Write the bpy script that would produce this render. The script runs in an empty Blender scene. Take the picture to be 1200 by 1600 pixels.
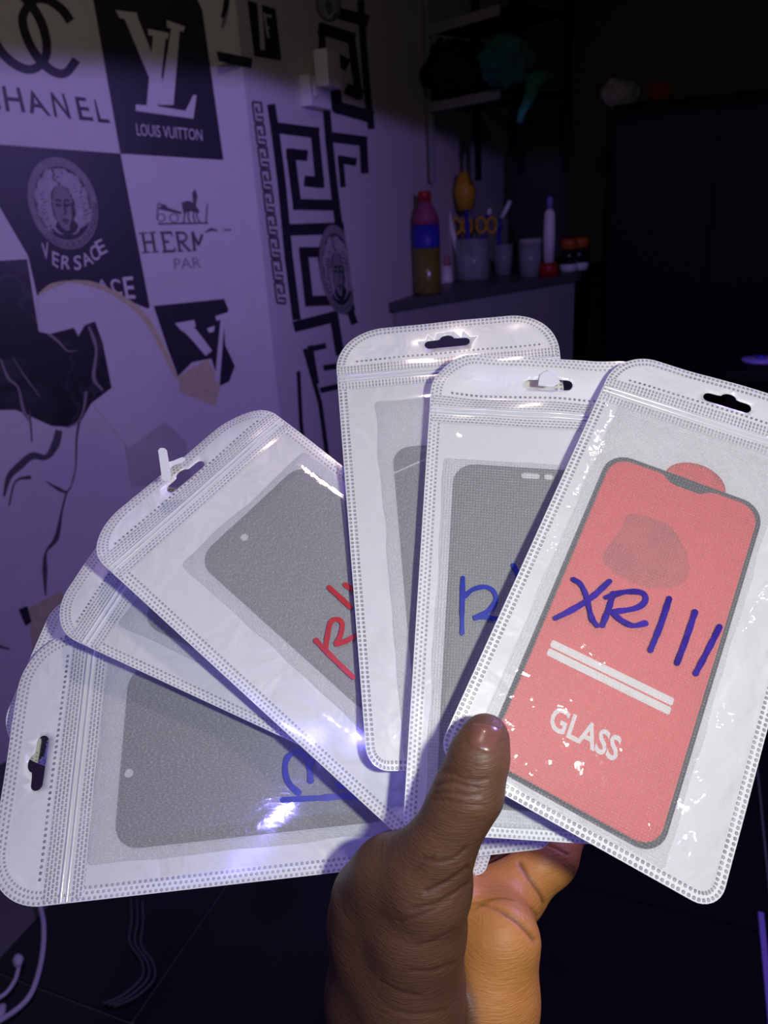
import bpy, bmesh, math, random
import numpy as np
from math import sin, cos, radians, pi
from mathutils import Vector, Matrix, noise
from mathutils.geometry import delaunay_2d_cdt, tessellate_polygon

random.seed(7)
SC = bpy.context.scene
COL = SC.collection

# ------------------------------------------------------------------ camera
FPX = 1209.0                      # focal length in pixels of the 1200x1600 frame
CAM = Vector((0, 0, 1.3))
PITCH, ROLL = radians(21), radians(3.5)
FW = Vector((0, cos(PITCH), -sin(PITCH)))
UP0 = Vector((0, sin(PITCH), cos(PITCH)))
RT = Vector((1, 0, 0)) * cos(ROLL) - UP0 * sin(ROLL)
UP = Vector((1, 0, 0)) * sin(ROLL) + UP0 * cos(ROLL)
cd = bpy.data.cameras.new('camera')
cd.sensor_fit = 'VERTICAL'
cd.sensor_height = 24.0
cd.lens = 24.0 * FPX / 1600.0
cd.clip_start = 0.01
cd.dof.use_dof = True
cd.dof.focus_distance = 0.30
cd.dof.aperture_fstop = 14.0
cam = bpy.data.objects.new('camera', cd)
COL.objects.link(cam)
cam.matrix_world = Matrix.Translation(CAM) @ Matrix((RT, UP, -FW)).transposed().to_4x4()
SC.camera = cam


def ray(x, y):
    return RT * ((x - 600) / FPX) + UP * ((800 - y) / FPX) + FW


def at(x, y, d):
    return CAM + ray(x, y) * d


def on_plane(x, y, p, n):
    r = ray(x, y)
    return CAM + r * ((p - CAM).dot(n) / r.dot(n))


# ------------------------------------------------------------------ world, lights, exposure
w = bpy.data.worlds.new('world')
SC.world = w
w.use_nodes = True
w.node_tree.nodes['Background'].inputs[0].default_value = (0.9, 0.85, 1.0, 1)
w.node_tree.nodes['Background'].inputs[1].default_value = 0.012
SC.view_settings.view_transform = 'Standard'
SC.view_settings.look = 'None'
SC.view_settings.exposure = 0.0
SC.view_settings.gamma = 1.0
SC.view_settings.use_curve_mapping = False
SC.cycles.transparent_max_bounces = 32


def lamp(name, kind, loc, power, color, size=0.02, look=None, spot=None, blend=0.1):
    ld = bpy.data.lights.new(name, kind)
    ld.energy = power
    ld.color = color
    if kind == 'AREA':
        ld.size = size
    else:
        ld.shadow_soft_size = size
    if spot:
        ld.spot_size = spot
        ld.spot_blend = blend
    o = bpy.data.objects.new(name, ld)
    COL.objects.link(o)
    o.location = loc
    if look:
        o.rotation_euler = (Vector(look) - Vector(loc)).to_track_quat('-Z', 'Y').to_euler()
    return o


KEY = at(840, 700, 0.02) + Vector((0.09, -0.01, 0.01))
lamp('phone_torch', 'SPOT', KEY, 3.15, (0.97, 1.0, 0.86), 0.011, at(600, 980, 0.3), radians(150), 0.6)
lamp('violet_lamp', 'SPOT', (0.80, 0.90, 1.72), 46.0, (0.40, 0.27, 1.0), 0.03, (0.80, 0.90, 0.0), radians(178), 0.03)
lamp('violet_lamp', 'SPOT', (-0.06, -0.50, 1.74), 11.0, (0.25, 0.22, 1.0), 0.014, (-0.06, -0.50, 0.0), radians(178), 0.03)
lamp('warm_fill', 'POINT', (0.1, 0.2, 2.45), 10.0, (1.0, 0.78, 0.68), 0.05)  # added fill that warms the upper wall; no such bulb is known


# ------------------------------------------------------------------ materials
def new_mat(name):
    m = bpy.data.materials.new(name)
    m.use_nodes = True
    nt = m.node_tree
    return m, nt, nt.nodes['Principled BSDF'], nt.nodes['Material Output']


def N(nt, kind, **kw):
    n = nt.nodes.new(kind)
    for k, v in kw.items():
        setattr(n, k, v)
    return n


def MA(nt, op, a, b=None, c=None):
    n = nt.nodes.new('ShaderNodeMath')
    n.operation = op
    for i, v in enumerate((a, b, c)):
        if v is None:
            continue
        if isinstance(v, (int, float)):
            n.inputs[i].default_value = v
        else:
            nt.links.new(v, n.inputs[i])
    return n.outputs[0]


def noise_tex(nt, scale, detail=3, rough=0.5, vec=None, dist=0.0):
    n = N(nt, 'ShaderNodeTexNoise')
    n.inputs['Scale'].default_value = scale
    n.inputs['Detail'].default_value = detail
    n.inputs['Roughness'].default_value = rough
    n.inputs['Distortion'].default_value = dist
    if vec is None:
        vec = N(nt, 'ShaderNodeTexCoord').outputs['Object']
    nt.links.new(vec, n.inputs['Vector'])
    return n.outputs['Fac']


def bump(nt, height, strength, dist, prev=None):
    b = N(nt, 'ShaderNodeBump')
    b.inputs['Strength'].default_value = strength
    b.inputs['Distance'].default_value = dist
    nt.links.new(height, b.inputs['Height'])
    if prev:
        nt.links.new(prev, b.inputs['Normal'])
    return b.outputs['Normal']


def mixcol(nt, fac, c1, c2):
    n = N(nt, 'ShaderNodeMix', data_type='RGBA')
    if isinstance(fac, (int, float)):
        n.inputs[0].default_value = fac
    else:
        nt.links.new(fac, n.inputs[0])
    for i, c in ((6, c1), (7, c2)):
        if isinstance(c, tuple):
            n.inputs[i].default_value = (*c, 1)
        else:
            nt.links.new(c, n.inputs[i])
    return n.outputs[2]


def ramp(nt, fac, a, b):
    n = N(nt, 'ShaderNodeMapRange')
    n.inputs[1].default_value = a
    n.inputs[2].default_value = b
    nt.links.new(fac, n.inputs[0])
    return n.outputs[0]


def plain(name, col, rough=0.6, spec=0.3, metal=0.0, var=0.12, scale=30, bmp=0.0, bscale=200, coat=0.0):
    m, nt, p, o = new_mat(name)
    f = noise_tex(nt, scale, 4)
    dark = tuple(c * (1 - var) for c in col)
    nt.links.new(mixcol(nt, f, dark, tuple(min(1, c * (1 + var * .6)) for c in col)), p.inputs['Base Color'])
    p.inputs['Roughness'].default_value = rough
    p.inputs['Specular IOR Level'].default_value = spec
    p.inputs['Metallic'].default_value = metal
    p.inputs['Coat Weight'].default_value = coat
    p.inputs['Coat Roughness'].default_value = 0.15
    if bmp:
        nt.links.new(bump(nt, noise_tex(nt, bscale, 3), bmp, 0.002), p.inputs['Normal'])
    return m


def uvxy(nt):
    uv = N(nt, 'ShaderNodeTexCoord').outputs['UV']
    s = N(nt, 'ShaderNodeSeparateXYZ')
    nt.links.new(uv, s.inputs[0])
    return uv, s.outputs[0], s.outputs[1]


WHITE = (0.80, 0.80, 0.79)


def m_sheet():
    m, nt, p, o = new_mat('pearl_white_plastic')
    uv, x, y = uvxy(nt)
    p.inputs['Base Color'].default_value = (*WHITE, 1)
    p.inputs['Roughness'].default_value = 0.38
    p.inputs['Specular IOR Level'].default_value = 0.45
    p.inputs['Coat Weight'].default_value = 0.35
    p.inputs['Coat Roughness'].default_value = 0.12
    h = noise_tex(nt, 0.045, 3, 0.5, uv, 0.6)
    nt.links.new(bump(nt, h, 0.5, 0.004), p.inputs['Normal'])
    return m


def m_dots(name, px, py, rx, ry, stag, dark=(0.27, 0.28, 0.30), coat=0.5):
    """white heat-sealed plastic with rows of small pressed pits; UV in millimetres"""
    m, nt, p, o = new_mat(name)
    uv, x, y = uvxy(nt)
    r = MA(nt, 'DIVIDE', y, py)
    row = MA(nt, 'FLOOR', r)
    xs = MA(nt, 'DIVIDE', x, px)
    if stag:
        xs = MA(nt, 'ADD', xs, MA(nt, 'MULTIPLY', row, stag))
    fx = MA(nt, 'MULTIPLY', MA(nt, 'SUBTRACT', MA(nt, 'FRACT', xs), 0.5), px / rx)
    fy = MA(nt, 'MULTIPLY', MA(nt, 'SUBTRACT', MA(nt, 'FRACT', r), 0.5), py / ry)
    d = MA(nt, 'ADD', MA(nt, 'POWER', MA(nt, 'ABSOLUTE', fx), 2.6), MA(nt, 'POWER', MA(nt, 'ABSOLUTE', fy), 2.6))
    mask = N(nt, 'ShaderNodeMapRange')
    mask.inputs[1].default_value = 1.25
    mask.inputs[2].default_value = 0.6
    nt.links.new(d, mask.inputs[0])
    mk = mask.outputs[0]
    nz = ramp(nt, noise_tex(nt, 0.09, 2, 0.5, uv), 0.25, 0.6)
    nt.links.new(mixcol(nt, MA(nt, 'MULTIPLY', mk, MA(nt, 'ADD', MA(nt, 'MULTIPLY', nz, .5), .5)), WHITE, dark), p.inputs['Base Color'])
    p.inputs['Roughness'].default_value = 0.3
    p.inputs['Coat Weight'].default_value = coat
    p.inputs['Coat Roughness'].default_value = 0.1
    nt.links.new(bump(nt, MA(nt, 'MULTIPLY', mk, -1), 0.9, 0.0005), p.inputs['Normal'])
    return m


def m_film(name, wr, gloss):
    m, nt, p, o = new_mat(name)
    nt.nodes.remove(p)
    uv, x, y = uvxy(nt)
    h = MA(nt, 'ADD', noise_tex(nt, 0.05, 3, 0.5, uv, 1.2), MA(nt, 'MULTIPLY', noise_tex(nt, 0.2, 2, 0.5, uv, 0.5), 0.12))
    nrm = bump(nt, h, wr, 0.0022)
    tr = N(nt, 'ShaderNodeBsdfTransparent')
    tr.inputs[0].default_value = (0.97, 0.97, 0.97, 1)
    gl = N(nt, 'ShaderNodeBsdfGlossy')
    gl.inputs['Roughness'].default_value = 0.055
    nt.links.new(nrm, gl.inputs['Normal'])
    fr = N(nt, 'ShaderNodeLayerWeight')
    nt.links.new(nrm, fr.inputs['Normal'])
    fac = MA(nt, 'ADD', MA(nt, 'MULTIPLY', MA(nt, 'POWER', fr.outputs['Facing'], 5), 0.9), 0.045)
    mx = N(nt, 'ShaderNodeMixShader')
    nt.links.new(MA(nt, 'MULTIPLY', fac, gloss), mx.inputs[0])
    nt.links.new(tr.outputs[0], mx.inputs[1])
    nt.links.new(gl.outputs[0], mx.inputs[2])
    nt.links.new(mx.outputs[0], o.inputs[0])
    return m


def m_sleeve(name, opac, grid):
    """frosted foam sleeve: translucent, with a fine pressed weave that glints, partly by painted flecks"""
    m, nt, p, o = new_mat(name)
    nt.nodes.remove(p)
    uv, x, y = uvxy(nt)
    nz = noise_tex(nt, 1.15, 2, 0.6, uv)
    if grid:
        gx = MA(nt, 'ABSOLUTE', MA(nt, 'SINE', MA(nt, 'ADD', MA(nt, 'MULTIPLY', x, 2.6), MA(nt, 'MULTIPLY', nz, 1.2))))
        gy = MA(nt, 'ABSOLUTE', MA(nt, 'SINE', MA(nt, 'ADD', MA(nt, 'MULTIPLY', y, 2.6), MA(nt, 'MULTIPLY', nz, 1.2))))
        g = MA(nt, 'MULTIPLY', MA(nt, 'MULTIPLY', gx, gy), 0.45)
        tex = MA(nt, 'ADD', g, MA(nt, 'MULTIPLY', nz, 0.9))
    else:
        sc = N(nt, 'ShaderNodeMapping')
        sc.inputs['Scale'].default_value = (1.6, 0.5, 1)
        nt.links.new(uv, sc.inputs[0])
        tex = MA(nt, 'ADD', noise_tex(nt, 1.6, 2, 0.6, sc.outputs[0]), MA(nt, 'MULTIPLY', nz, 0.5))
    nrm = bump(nt, tex, 0.8, 0.0007)
    painted_spark = ramp(nt, tex, 0.72, 0.98)  # glints painted as denser flecks, visible under any lighting
    df = N(nt, 'ShaderNodeBsdfDiffuse')
    df.inputs[0].default_value = (0.86, 0.86, 0.86, 1)
    nt.links.new(nrm, df.inputs['Normal'])
    gl = N(nt, 'ShaderNodeBsdfGlossy')
    gl.inputs['Roughness'].default_value = 0.32
    nt.links.new(nrm, gl.inputs['Normal'])
    mg = N(nt, 'ShaderNodeMixShader')
    mg.inputs[0].default_value = 0.08
    nt.links.new(df.outputs[0], mg.inputs[1])
    nt.links.new(gl.outputs[0], mg.inputs[2])
    tr = N(nt, 'ShaderNodeBsdfTransparent')
    mx = N(nt, 'ShaderNodeMixShader')
    nt.links.new(MA(nt, 'ADD', MA(nt, 'MULTIPLY', painted_spark, 0.17), opac), mx.inputs[0])
    nt.links.new(tr.outputs[0], mx.inputs[1])
    nt.links.new(mg.outputs[0], mx.inputs[2])
    nt.links.new(mx.outputs[0], o.inputs[0])
    return m


def m_glass(name, tint, opac):
    m, nt, p, o = new_mat(name)
    nt.nodes.remove(p)
    tr = N(nt, 'ShaderNodeBsdfTransparent')
    tr.inputs[0].default_value = (*tint, 1)
    g = plain_bsdf(nt, tint)
    mx = N(nt, 'ShaderNodeMixShader')
    nt.links.new(MA(nt, 'ADD', MA(nt, 'MULTIPLY', noise_tex(nt, 25), 0.1), opac), mx.inputs[0])
    nt.links.new(tr.outputs[0], mx.inputs[1])
    nt.links.new(g, mx.inputs[2])
    nt.links.new(mx.outputs[0], o.inputs[0])
    return m


def plain_bsdf(nt, col):
    p = N(nt, 'ShaderNodeBsdfPrincipled')
    p.inputs['Base Color'].default_value = (*col, 1)
    p.inputs['Roughness'].default_value = 0.12
    return p.outputs[0]


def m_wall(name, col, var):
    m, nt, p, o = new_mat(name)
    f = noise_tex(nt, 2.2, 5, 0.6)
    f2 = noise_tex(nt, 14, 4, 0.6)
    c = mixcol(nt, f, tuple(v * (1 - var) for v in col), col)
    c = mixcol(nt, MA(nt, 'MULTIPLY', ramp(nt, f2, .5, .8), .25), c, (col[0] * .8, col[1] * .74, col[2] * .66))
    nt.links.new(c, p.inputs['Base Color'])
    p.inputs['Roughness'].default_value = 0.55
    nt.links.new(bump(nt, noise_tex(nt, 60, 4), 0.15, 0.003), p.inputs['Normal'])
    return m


def m_marble():
    m, nt, p, o = new_mat('dark_marble_print')
    f = noise_tex(nt, 6, 3, 0.5, None, 0.8)
    r = MA(nt, 'ABSOLUTE', MA(nt, 'SUBTRACT', f, 0.5))
    c = mixcol(nt, ramp(nt, r, 0.0, 0.03), (0.05, 0.048, 0.055), (0.018, 0.016, 0.021))
    c = mixcol(nt, MA(nt, 'MULTIPLY', ramp(nt, noise_tex(nt, 7, 3), .52, .75), .5), c, (.10, .095, .11))
    nt.links.new(c, p.inputs['Base Color'])
    p.inputs['Roughness'].default_value = 0.4
    return m


def m_skin():
    m, nt, p, o = new_mat('skin')
    at_ = N(nt, 'ShaderNodeAttribute', attribute_name='palm')
    tc = N(nt, 'ShaderNodeTexCoord').outputs['Object']
    n1 = noise_tex(nt, 55, 4, 0.6, tc)
    n2 = noise_tex(nt, 420, 3, 0.6, tc)
    dorsal = mixcol(nt, n1, (0.088, 0.040, 0.022), (0.155, 0.074, 0.040))
    palm = mixcol(nt, n1, (0.50, 0.20, 0.045), (0.62, 0.27, 0.068))
    c = mixcol(nt, at_.outputs['Fac'], dorsal, palm)
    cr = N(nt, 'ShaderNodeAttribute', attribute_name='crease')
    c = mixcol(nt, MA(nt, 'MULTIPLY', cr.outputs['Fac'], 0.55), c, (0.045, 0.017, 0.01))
    nt.links.new(c, p.inputs['Base Color'])
    p.inputs['Roughness'].default_value = 0.5
    p.inputs['Specular IOR Level'].default_value = 0.35
    p.inputs['Subsurface Weight'].default_value = 0.12
    p.inputs['Subsurface Radius'].default_value = (0.004, 0.0015, 0.0008)
    vm = N(nt, 'ShaderNodeMapping')
    vm.inputs['Scale'].default_value = (130, 320, 1300)
    vm.inputs['Rotation'].default_value = (0.2, 0.35, 0)
    nt.links.new(tc, vm.inputs[0])
    lines = noise_tex(nt, 1.0, 2, 0.5, vm.outputs[0], 0.8)
    b1 = bump(nt, lines, 0.5, 0.0007)
    nt.links.new(bump(nt, n2, 0.35, 0.0005, b1), p.inputs['Normal'])
    return m


M = {}
M['sheet'] = m_sheet()
M['seal_rect'] = m_dots('seal_rows_of_pits', 1.85, 2.1, 0.55, 0.58, 0, (.34, .35, .37))
M['seal_diamond'] = m_dots('seal_staggered_pits', 1.9, 1.75, 0.44, 0.42, 0.5, (.42, .43, .46))
M['zip_rect'] = m_dots('zip_band_ribs', 1.5, 1.7, 0.38, 0.62, 0, (0.40, 0.40, 0.41), 0.8)
M['zip_diamond'] = m_dots('zip_band_hatch', 1.75, 1.3, 0.62, 0.36, 0.4, (0.42, 0.43, 0.45), 0.8)
M['dotline'] = m_dots('perforation_dots', 2.1, 1.3, 0.5, 0.5, 0, (0.22, 0.24, 0.28))
M['ridge'] = plain('zip_ridge_plastic', (0.74, 0.74, 0.74), 0.18, 0.6, 0, 0.05, 30, 0, 0, 0.8)
M['film'] = m_film('clear_film', 0.07, 1.0)
M['film_crinkled'] = m_film('crinkled_clear_film', 0.8, 1.5)
M['sleeve'] = m_sleeve('frosted_sleeve', 0.40, False)
M['sleeve_grid'] = m_sleeve('frosted_weave_sleeve', 0.38, True)
M['sleeve_thin'] = m_sleeve('thin_frosted_weave_sleeve', 0.24, True)
M['black_glass'] = plain('black_screen_glass', (0.012, 0.013, 0.015), 0.3, 0.4)
M['white_print'] = plain('white_print', (0.85, 0.83, 0.80), 0.5)
M['blue_ink'] = plain('blue_marker_ink', (0.02, 0.035, 0.36), 0.35, 0.4, 0, 0.45, 220)
M['violet_ink'] = plain('violet_blue_marker_ink', (0.045, 0.02, 0.30), 0.35, 0.4, 0, 0.45, 220)
M['red_ink'] = plain('red_marker_ink', (0.52, 0.035, 0.04), 0.35, 0.4, 0, 0.4, 220)
M['tag'] = plain('white_flap', (0.8, 0.8, 0.82), 0.4)
M['wall'] = m_wall('pale_wallpaper', (0.68, 0.66, 0.66), 0.10)
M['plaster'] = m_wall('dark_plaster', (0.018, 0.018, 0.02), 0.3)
M['print'] = plain('black_wallpaper_print', (0.030, 0.028, 0.042), 0.42, 0.3, 0, 0.3, 8)
M['white_ink'] = plain('white_wallpaper_print', (0.66, 0.64, 0.64), 0.5, 0.3, 0, 0.06, 8)
M['grey_ink'] = plain('grey_wallpaper_print', (0.27, 0.26, 0.28), 0.5, 0.3, 0, 0.35, 60)
M['dark_grey_ink'] = plain('dark_grey_wallpaper_print', (0.10, 0.095, 0.11), 0.5, 0.3, 0, 0.35, 40)
M['pale_ink'] = plain('pale_grey_wallpaper_print', (0.46, 0.45, 0.47), 0.5, 0.3, 0, 0.3, 60)
M['bare'] = plain('bare_plaster', (0.52, 0.50, 0.48), 0.8, 0.1, 0, 0.2, 20)
M['tan'] = plain('torn_paper_core', (0.62, 0.54, 0.34), 0.85, 0.1, 0, 0.25, 60)
M['marble'] = m_marble()
M['vein'] = plain('marble_vein_print', (0.30, 0.28, 0.29), 0.5, 0.3, 0, 0.4, 25)
M['vein_light'] = plain('pale_marble_vein_print', (0.24, 0.22, 0.24), 0.5, 0.3, 0, 0.4, 25)
M['floor'] = plain('black_floor_tile', (0.008, 0.010, 0.012), 0.2, 0.3, 0, 0.35, 6)
M['grout'] = plain('grey_grout', (0.13, 0.125, 0.13), 0.9, 0.1)
M['counter'] = plain('grey_laminate', (0.30, 0.29, 0.31), 0.5, 0.3, 0, 0.1, 10)
M['counter_top'] = plain('dark_grey_worktop', (0.09, 0.088, 0.095), 0.4, 0.4, 0, 0.2, 20)
M['black'] = plain('black_fabric', (0.008, 0.008, 0.010), 0.75, 0.2, 0, 0.3, 40, 0.3, 120)
M['rail'] = plain('grey_metal_rail', (0.32, 0.31, 0.34), 0.35, 0.5, 0.3)
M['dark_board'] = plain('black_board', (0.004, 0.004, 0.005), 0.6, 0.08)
M['green'] = plain('green_cloth', (0.02, 0.17, 0.12), 0.8, 0.2, 0, 0.5, 15)
M['teal'] = plain('teal_cloth', (0.03, 0.13, 0.13), 0.8, 0.2, 0, 0.5, 15)
M['paper'] = plain('grey_paper', (0.35, 0.34, 0.35), 0.8)
M['red_cloth'] = plain('dull_red_cloth', (0.22, 0.03, 0.02), 0.8)
M['red'] = plain('red_plastic', (0.35, 0.02, 0.02), 0.4)
M['orange'] = plain('orange_plastic', (0.45, 0.10, 0.02), 0.45)
M['yellow'] = plain('yellow_plastic', (0.50, 0.27, 0.02), 0.45)
M['blue'] = plain('blue_plastic', (0.03, 0.03, 0.35), 0.45)
M['white'] = plain('white_plastic', (0.72, 0.72, 0.74), 0.4, 0.4, 0, 0.06)
M['amber'] = plain('amber_liquid', (0.16, 0.14, 0.03), 0.2, 0.5)
M['label'] = plain('printed_label', (0.28, 0.06, 0.14), 0.5, 0.3, 0, 0.4, 20)
M['pink'] = plain('pink_plastic', (0.45, 0.14, 0.2), 0.5)
M['clear'] = m_glass('clear_plastic', (0.75, 0.75, 0.8), 0.22)
M['steel'] = plain('steel', (0.4, 0.4, 0.42), 0.3, 0.5, 0.8)
M['cable_white'] = plain('white_cable', (0.50, 0.48, 0.55), 0.5)
M['cable_dark'] = plain('dark_grey_cable', (0.06, 0.06, 0.06), 0.6)
M['violet'] = plain('violet_plastic_and_glint', (0.22, 0.16, 0.5), 0.4)  # nozzle plastic; also colours the painted violet reflections
M['skin'] = m_skin()
mn, nt, p, o_ = new_mat('thumbnail_keratin')
nt.links.new(mixcol(nt, noise_tex(nt, 120, 3), (0.15, 0.060, 0.045), (0.21, 0.09, 0.065)), p.inputs['Base Color'])
p.inputs['Roughness'].default_value = 0.28
p.inputs['Coat Weight'].default_value = 0.3
M['nail'] = mn
mr, nt, p, o_ = new_mat('red_backing_paper')
uv, x, y = uvxy(nt)
nt.links.new(mixcol(nt, noise_tex(nt, 0.06, 2, 0.5, uv), (0.72, 0.030, 0.022), (0.82, 0.055, 0.04)), p.inputs['Base Color'])
p.inputs['Roughness'].default_value = 0.5
M['red_paper'] = mr
M['photo_print'] = plain('brown_photo_print', (0.60, 0.045, 0.036), 0.5, 0.3, 0, 0.5, 60)


# ------------------------------------------------------------------ object helpers
def link(name, verts, faces, mat, parent=None, uvs=None, smooth=False, mods=()):
    me = bpy.data.meshes.new(name)
    me.from_pydata([tuple(v) for v in verts], [], faces)
    if uvs is not None:
        ul = me.uv_layers.new(name='UVMap')
        for lp in me.loops:
            ul.data[lp.index].uv = uvs[lp.vertex_index]
    if smooth:
        me.polygons.foreach_set('use_smooth', [True] * len(me.polygons))
    if mat is not None:
        me.materials.append(mat)
    me.update()
    o = bpy.data.objects.new(name, me)
    COL.objects.link(o)
    if parent is not None:
        o.parent = parent
        o.matrix_parent_inverse = parent.matrix_world.inverted()
    return o


def empty(name, loc, label=None, cat=None, group=None):
    o = bpy.data.objects.new(name, None)
    o.empty_display_size = 0.02
    COL.objects.link(o)
    o.location = loc
    o.matrix_world = Matrix.Translation(loc)
    if label:
        tag(o, label, cat, group)
    return o


def tag(o, label, cat, group=None):
    o['label'] = label
    o['category'] = cat
    if group:
        o['group'] = group
    return o


def structure(o):
    o['kind'] = 'structure'
    return o


def lathe_data(base, prof, seg=20, axis=Vector((0, 0, 1))):
    """prof: list of (radius, height)"""
    q = axis.to_track_quat('Z', 'Y')
    V, Fc = [], []
    for r, h in prof:
        for i in range(seg):
            a = 2 * pi * i / seg
            V.append(base + q @ Vector((r * cos(a), r * sin(a), h)))
    for j in range(len(prof) - 1):
        for i in range(seg):
            i2 = (i + 1) % seg
            Fc.append((j * seg + i, j * seg + i2, (j + 1) * seg + i2, (j + 1) * seg + i))
    Fc.append(tuple(reversed(range(seg))))
    Fc.append(tuple(range((len(prof) - 1) * seg, len(prof) * seg)))
    return V, Fc


def lathe(name, base, prof, mat, parent=None, seg=20, axis=Vector((0, 0, 1))):
    V, Fc = lathe_data(base, prof, seg, axis)
    return link(name, V, Fc, mat, parent, None, True)


def prism(name, poly, z0, z1, mat, parent=None, bev=0.0):
    """vertical prism on a plan polygon"""
    n = len(poly)
    V = [Vector((p[0], p[1], z0)) for p in poly] + [Vector((p[0], p[1], z1)) for p in poly]
    Fc = [tuple(reversed(range(n))), tuple(range(n, 2 * n))]
    for i in range(n):
        j = (i + 1) % n
        Fc.append((i, j, n + j, n + i))
    o = link(name, V, Fc, mat, parent)
    bm = bmesh.new()
    bm.from_mesh(o.data)
    bmesh.ops.recalc_face_normals(bm, faces=bm.faces)
    bm.to_mesh(o.data)
    bm.free()
    if bev:
        md = o.modifiers.new('bevel', 'BEVEL')
        md.width = bev
        md.segments = 2
    return o


def tube(name, pts, r, mat, parent=None, seg=10, radii=None):
    pts = [Vector(p) for p in pts]
    V, Fc = [], []
    up = Vector((0.13, 0.21, 0.97))
    for i, p_ in enumerate(pts):
        t = (pts[min(i + 1, len(pts) - 1)] - pts[max(i - 1, 0)]).normalized()
        a = t.cross(up).normalized()
        b = t.cross(a)
        rr = radii[i] if radii else r
        for k in range(seg):
            an = 2 * pi * k / seg
            V.append(p_ + (a * cos(an) + b * sin(an)) * rr)
    for i in range(len(pts) - 1):
        for k in range(seg):
            k2 = (k + 1) % seg
            Fc.append((i * seg + k, i * seg + k2, (i + 1) * seg + k2, (i + 1) * seg + k))
    Fc.append(tuple(reversed(range(seg))))
    Fc.append(tuple(range((len(pts) - 1) * seg, len(pts) * seg)))
    return link(name, V, Fc, mat, parent, None, True)


def spline(pts, n=8):
    """Catmull-Rom through pts (tuples of any length)"""
    P = [np.array(p, float) for p in pts]
    P = [2 * P[0] - P[1]] + P + [2 * P[-1] - P[-2]]
    out = []
    for i in range(1, len(P) - 2):
        for k in range(n):
            t = k / n
            out.append(0.5 * ((2 * P[i]) + (-P[i - 1] + P[i + 1]) * t + (2 * P[i - 1] - 5 * P[i] + 4 * P[i + 1] - P[i + 2]) * t * t
                              + (-P[i - 1] + 3 * P[i] - 3 * P[i + 1] + P[i + 2]) * t ** 3))
    out.append(P[-2])
    return out


def ribbon2(pts, wd, cap=True):
    """2D stroke outline polygon along pts; wd number or list"""
    P = [np.array(p, float) for p in pts]
    n = len(P)
    Lf, Rg = [], []
    for i in range(n):
        t = P[min(i + 1, n - 1)] - P[max(i - 1, 0)]
        t = t / (np.linalg.norm(t) + 1e-9)
        nn = np.array([-t[1], t[0]])
        h = (wd[i] if isinstance(wd, (list, tuple)) else wd) / 2
        Lf.append(P[i] + nn * h)
        Rg.append(P[i] - nn * h)
    return Lf, Rg


# ------------------------------------------------------------------ setting: room
aA, aB = radians(50), radians(22)
dA = Vector((sin(aA), cos(aA), 0))
nA = Vector((cos(aA), -sin(aA), 0))          # towards the room
dB = Vector((sin(aB), cos(aB), 0))
nB = Vector((cos(aB), -sin(aB), 0))
PA = at(200, 240, 1.9)
K = on_plane(400, 300, PA, nA)
K.z = 0
LA, LB = 3.4, 3.25
A0 = K - dA * LA
B1 = K + dB * LB
dC = Vector((cos(aB), -sin(aB), 0))
C1 = B1 + dC * 3.0
D1 = C1 - dB * 6.6
Z1 = 2.7
TH = 0.12


def wall(name, a, b, inward, mat):
    o_ = inward * -TH
    return structure(prism(name, [a, b, b + o_, a + o_], 0, Z1, mat))


wall_left = wall('wall_left', A0, K, nA, M['wall'])
wall_side = wall('wall_far', K, B1, nB, M['wall'])
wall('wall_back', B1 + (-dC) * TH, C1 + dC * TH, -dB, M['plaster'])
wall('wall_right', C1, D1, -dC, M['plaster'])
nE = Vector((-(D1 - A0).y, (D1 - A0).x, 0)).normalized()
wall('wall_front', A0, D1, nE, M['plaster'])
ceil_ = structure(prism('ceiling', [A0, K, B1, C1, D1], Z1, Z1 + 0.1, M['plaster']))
floor = structure(prism('floor', [A0, K, B1, C1, D1], -0.1, -0.006, M['grout']))

# floor tiles, laid on the room's grid
TS, GAP = 0.53, 0.005
J = on_plane(205, 1597, Vector((0, 0, 0)), Vector((0, 0, 1)))
poly_room = [A0, K, B1, C1, D1]


def inside_room(p_, m=0.0):
    n = len(poly_room)
    s = None
    for i in range(n):
        a, b = poly_room[i], poly_room[(i + 1) % n]
        c = (b.x - a.x) * (p_.y - a.y) - (b.y - a.y) * (p_.x - a.x)
        if c > 0:
            return False
    return True


def clip_poly(poly, a, b):
    out = []
    side = lambda q: (b.x - a.x) * (q.y - a.y) - (b.y - a.y) * (q.x - a.x)
    for i in range(len(poly)):
        p0, p1 = poly[i], poly[(i + 1) % len(poly)]
        s0, s1 = side(p0), side(p1)
        if s0 <= 0:
            out.append(p0)
        if (s0 < 0 < s1) or (s1 < 0 < s0):
            out.append(p0 + (p1 - p0) * (s0 / (s0 - s1)))
    return out


for i in range(-10, 10):
    for j in range(-9, 12):
        b0 = J + dC * (TS * i + GAP / 2) + dB * (TS * j + GAP / 2)
        q = [b0, b0 + dC * (TS - GAP), b0 + dC * (TS - GAP) + dB * (TS - GAP), b0 + dB * (TS - GAP)]
        q = [Vector((v.x, v.y, 0)) for v in q]
        for e in range(5):
            if len(q) >= 3:
                q = clip_poly(q, poly_room[e], poly_room[(e + 1) % 5])
        if len(q) < 3:
            continue
        area = 0.5 * abs(sum(q[k].x * q[(k + 1) % len(q)].y - q[(k + 1) % len(q)].x * q[k].y for k in range(len(q))))
        if area < 0.004:
            continue
        dz = random.uniform(-0.0006, 0.0)
        prism('floor_tile', q, -0.006, dz, M['floor'], floor)

# ------------------------------------------------------------------ wall prints


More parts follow.
